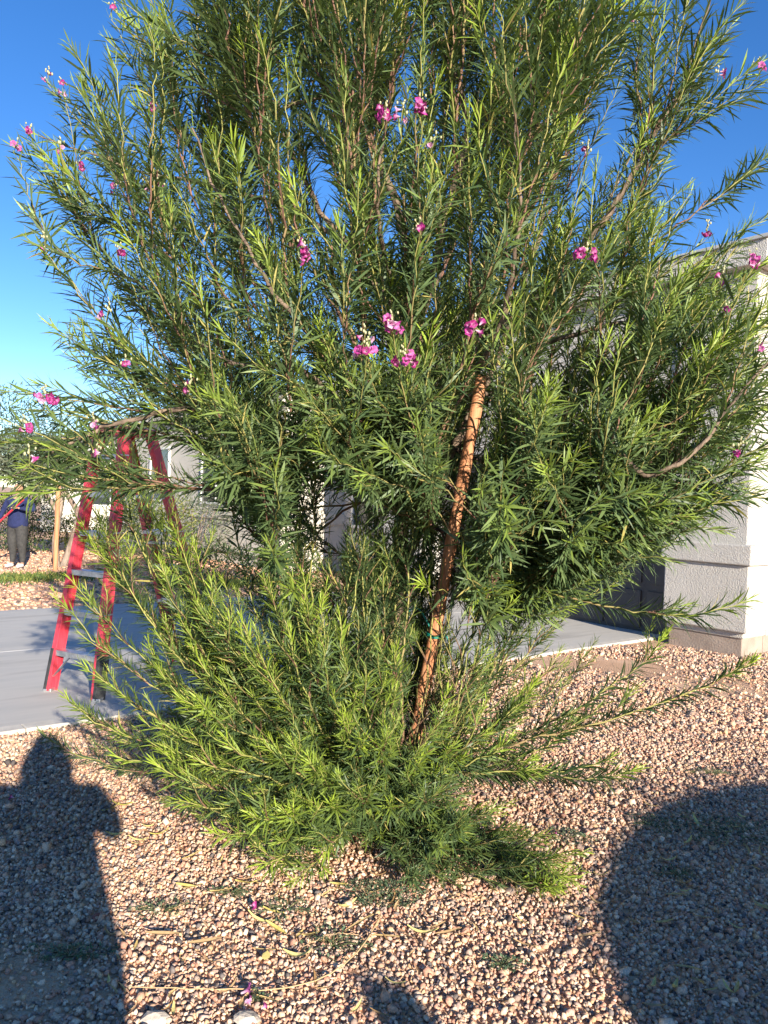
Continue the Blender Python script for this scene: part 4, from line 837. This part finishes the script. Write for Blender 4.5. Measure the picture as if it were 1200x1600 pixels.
def bgtree(px, py, lab, trunks, crown, seed, name='tree', ls=.09, r=.08):
    p = gnd(px, py); o = empty(name, (p[0], p[1], 0)); tag(o, lab, 'tree')
    for pts in trunks:
        q = spline(pts, 12); V, F = tube_arrays([(q, np.linspace(r, r * .45, 12))], 8); mk('trunk', V, F, M['bgbark'], o, smooth=True)
    leafmesh('crown', [blob(c, rd, n, ls, cols, seed + i, .25, .22) for i, (c, rd, n, cols) in enumerate(crown)], o)
bgtree(96, 886, 'grey forked-trunk tree with hanging leaves tied to an orange stake', [[(-.08, 0, -.05), (-.14, 0, .5), (-.10, .0, 1.0), (-.45, .05, 1.55)], [(.02, 0, -.05), (.22, 0, .6), (.30, 0, 1.05), (.02, 0, 1.5), (-.1, 0, 1.9)], [(-.1, 0, 1.0), (-.02, 0, 1.4), (.1, 0, 2.0)], [(.30, 0, 1.05), (.5, .1, 1.5), (.7, .1, 1.9)]],
       [((-.3, 0, 2.0), (1.1, .9, .55), 2600, GY), ((.5, .2, 2.3), (.9, .8, .6), 2200, GR), ((-.9, .1, 2.2), (.8, .7, .5), 1500, GY)], 40, ls=.13, r=.075)
sp = gnd(86, 892); SK2 = empty('tree_stake', (sp[0], sp[1], 0)); tag(SK2, 'straight orange-brown stake in front of the grey forked tree', 'stake')
V, F = tube_arrays([(np.array([(0, 0, -.05), (.01, 0, .8), (.02, 0, 1.62)]), [.042, .042, .040])], 12); mk('pole', V, F, M['stake'], SK2, smooth=True)
mk('pole_end', np.vstack([V[-12:], [V[-12:].mean(0) + np.array([0, 0, .003])]]), [(i, (i + 1) % 12, 12) for i in range(12)], M['stake'], SK2)
bgtree(-30, 850, 'large dark tree far behind the worker', [[(0, 0, -.05), (.1, 0, 1.2), (.3, 0, 2.6)], [(.1, 0, 1.2), (.9, 0, 2.6)]], [((.4, 0, 3.0), (1.9, 1.5, 1.1), 4200, DG), ((1.2, 0, 2.3), (1.2, 1.2, .8), 2600, GY)], 50, ls=.12)
def grass(name, cx, cy, rx, ry, n, lab, seed):
    rng = np.random.default_rng(seed); p = gnd(cx, cy); a = rng.uniform(0, 6.3, n); q = np.abs(rng.normal(0, .55, n)); x = q * np.cos(a) * rx; y = q * np.sin(a) * ry
    # patch lies along the driveway
    X = x * U[0] + y * A[0]; Y = x * U[1] + y * A[1]; Pp = np.stack([X, Y, np.full(n, .01)], -1); Dd = nrm(np.stack([rng.normal(0, .6, n), rng.normal(0, .6, n), np.ones(n)], -1)); Nn = nrm(rng.normal(size=(n, 3)))
    Ll = rng.uniform(.03, .10, n); Cc = np.array(GR + YG)[rng.choice(7, n)] * rng.uniform(.8, 1.3, (n, 1)); V = leaf_arrays(Pp, Dd, Nn, Ll, Ll * .22, rng.uniform(0, .3, n)); T_, Q_ = leaf_faces(n)
    tag(mk(name, V.reshape(-1, 3), (T_, Q_), M['bgleaf'], col=np.repeat(Cc, 6, 0), loc=(p[0], p[1], 0)), lab, 'grass', kind='stuff')
grass('grass', 30, 906, 1.7, .8, 5000, 'patchy green weeds and grass in the gravel in front of the worker', 61)
grass('grass', 350, 915, 1.5, .8, 4000, 'dark green grass strip at the foot of the pale neighbour house', 62)
# unseen hedge added beside the camera: its rounded end throws the shadow on the right
hc = np.array([4.02, -.33, 0]); HG = empty('shadow_hedge', tuple(hc), math.atan2(.375, .927)); tag(HG, 'unseen rounded hedge added beside the photographer to cast a shadow', 'hedge')
B, Fi = ico(); ball('core', (0, 0, .72), (2.2, .42, .86), M['bgbark'], HG)  # solid core added to stop light passing between the leaves
leafmesh('foliage', [blob((0, 0, .74), (2.3, .5, .88), 9000, .05, DG, 70, .85)], HG)
for k in (-1.2, 0, 1.2):
    V, F = tube_arrays([(np.array([(k, 0, -.05), (k, 0, .3), (k + .05, 0, .8)]), [.04, .035, .02])], 8); mk('stem', V, F, M['bgbark'], HG)
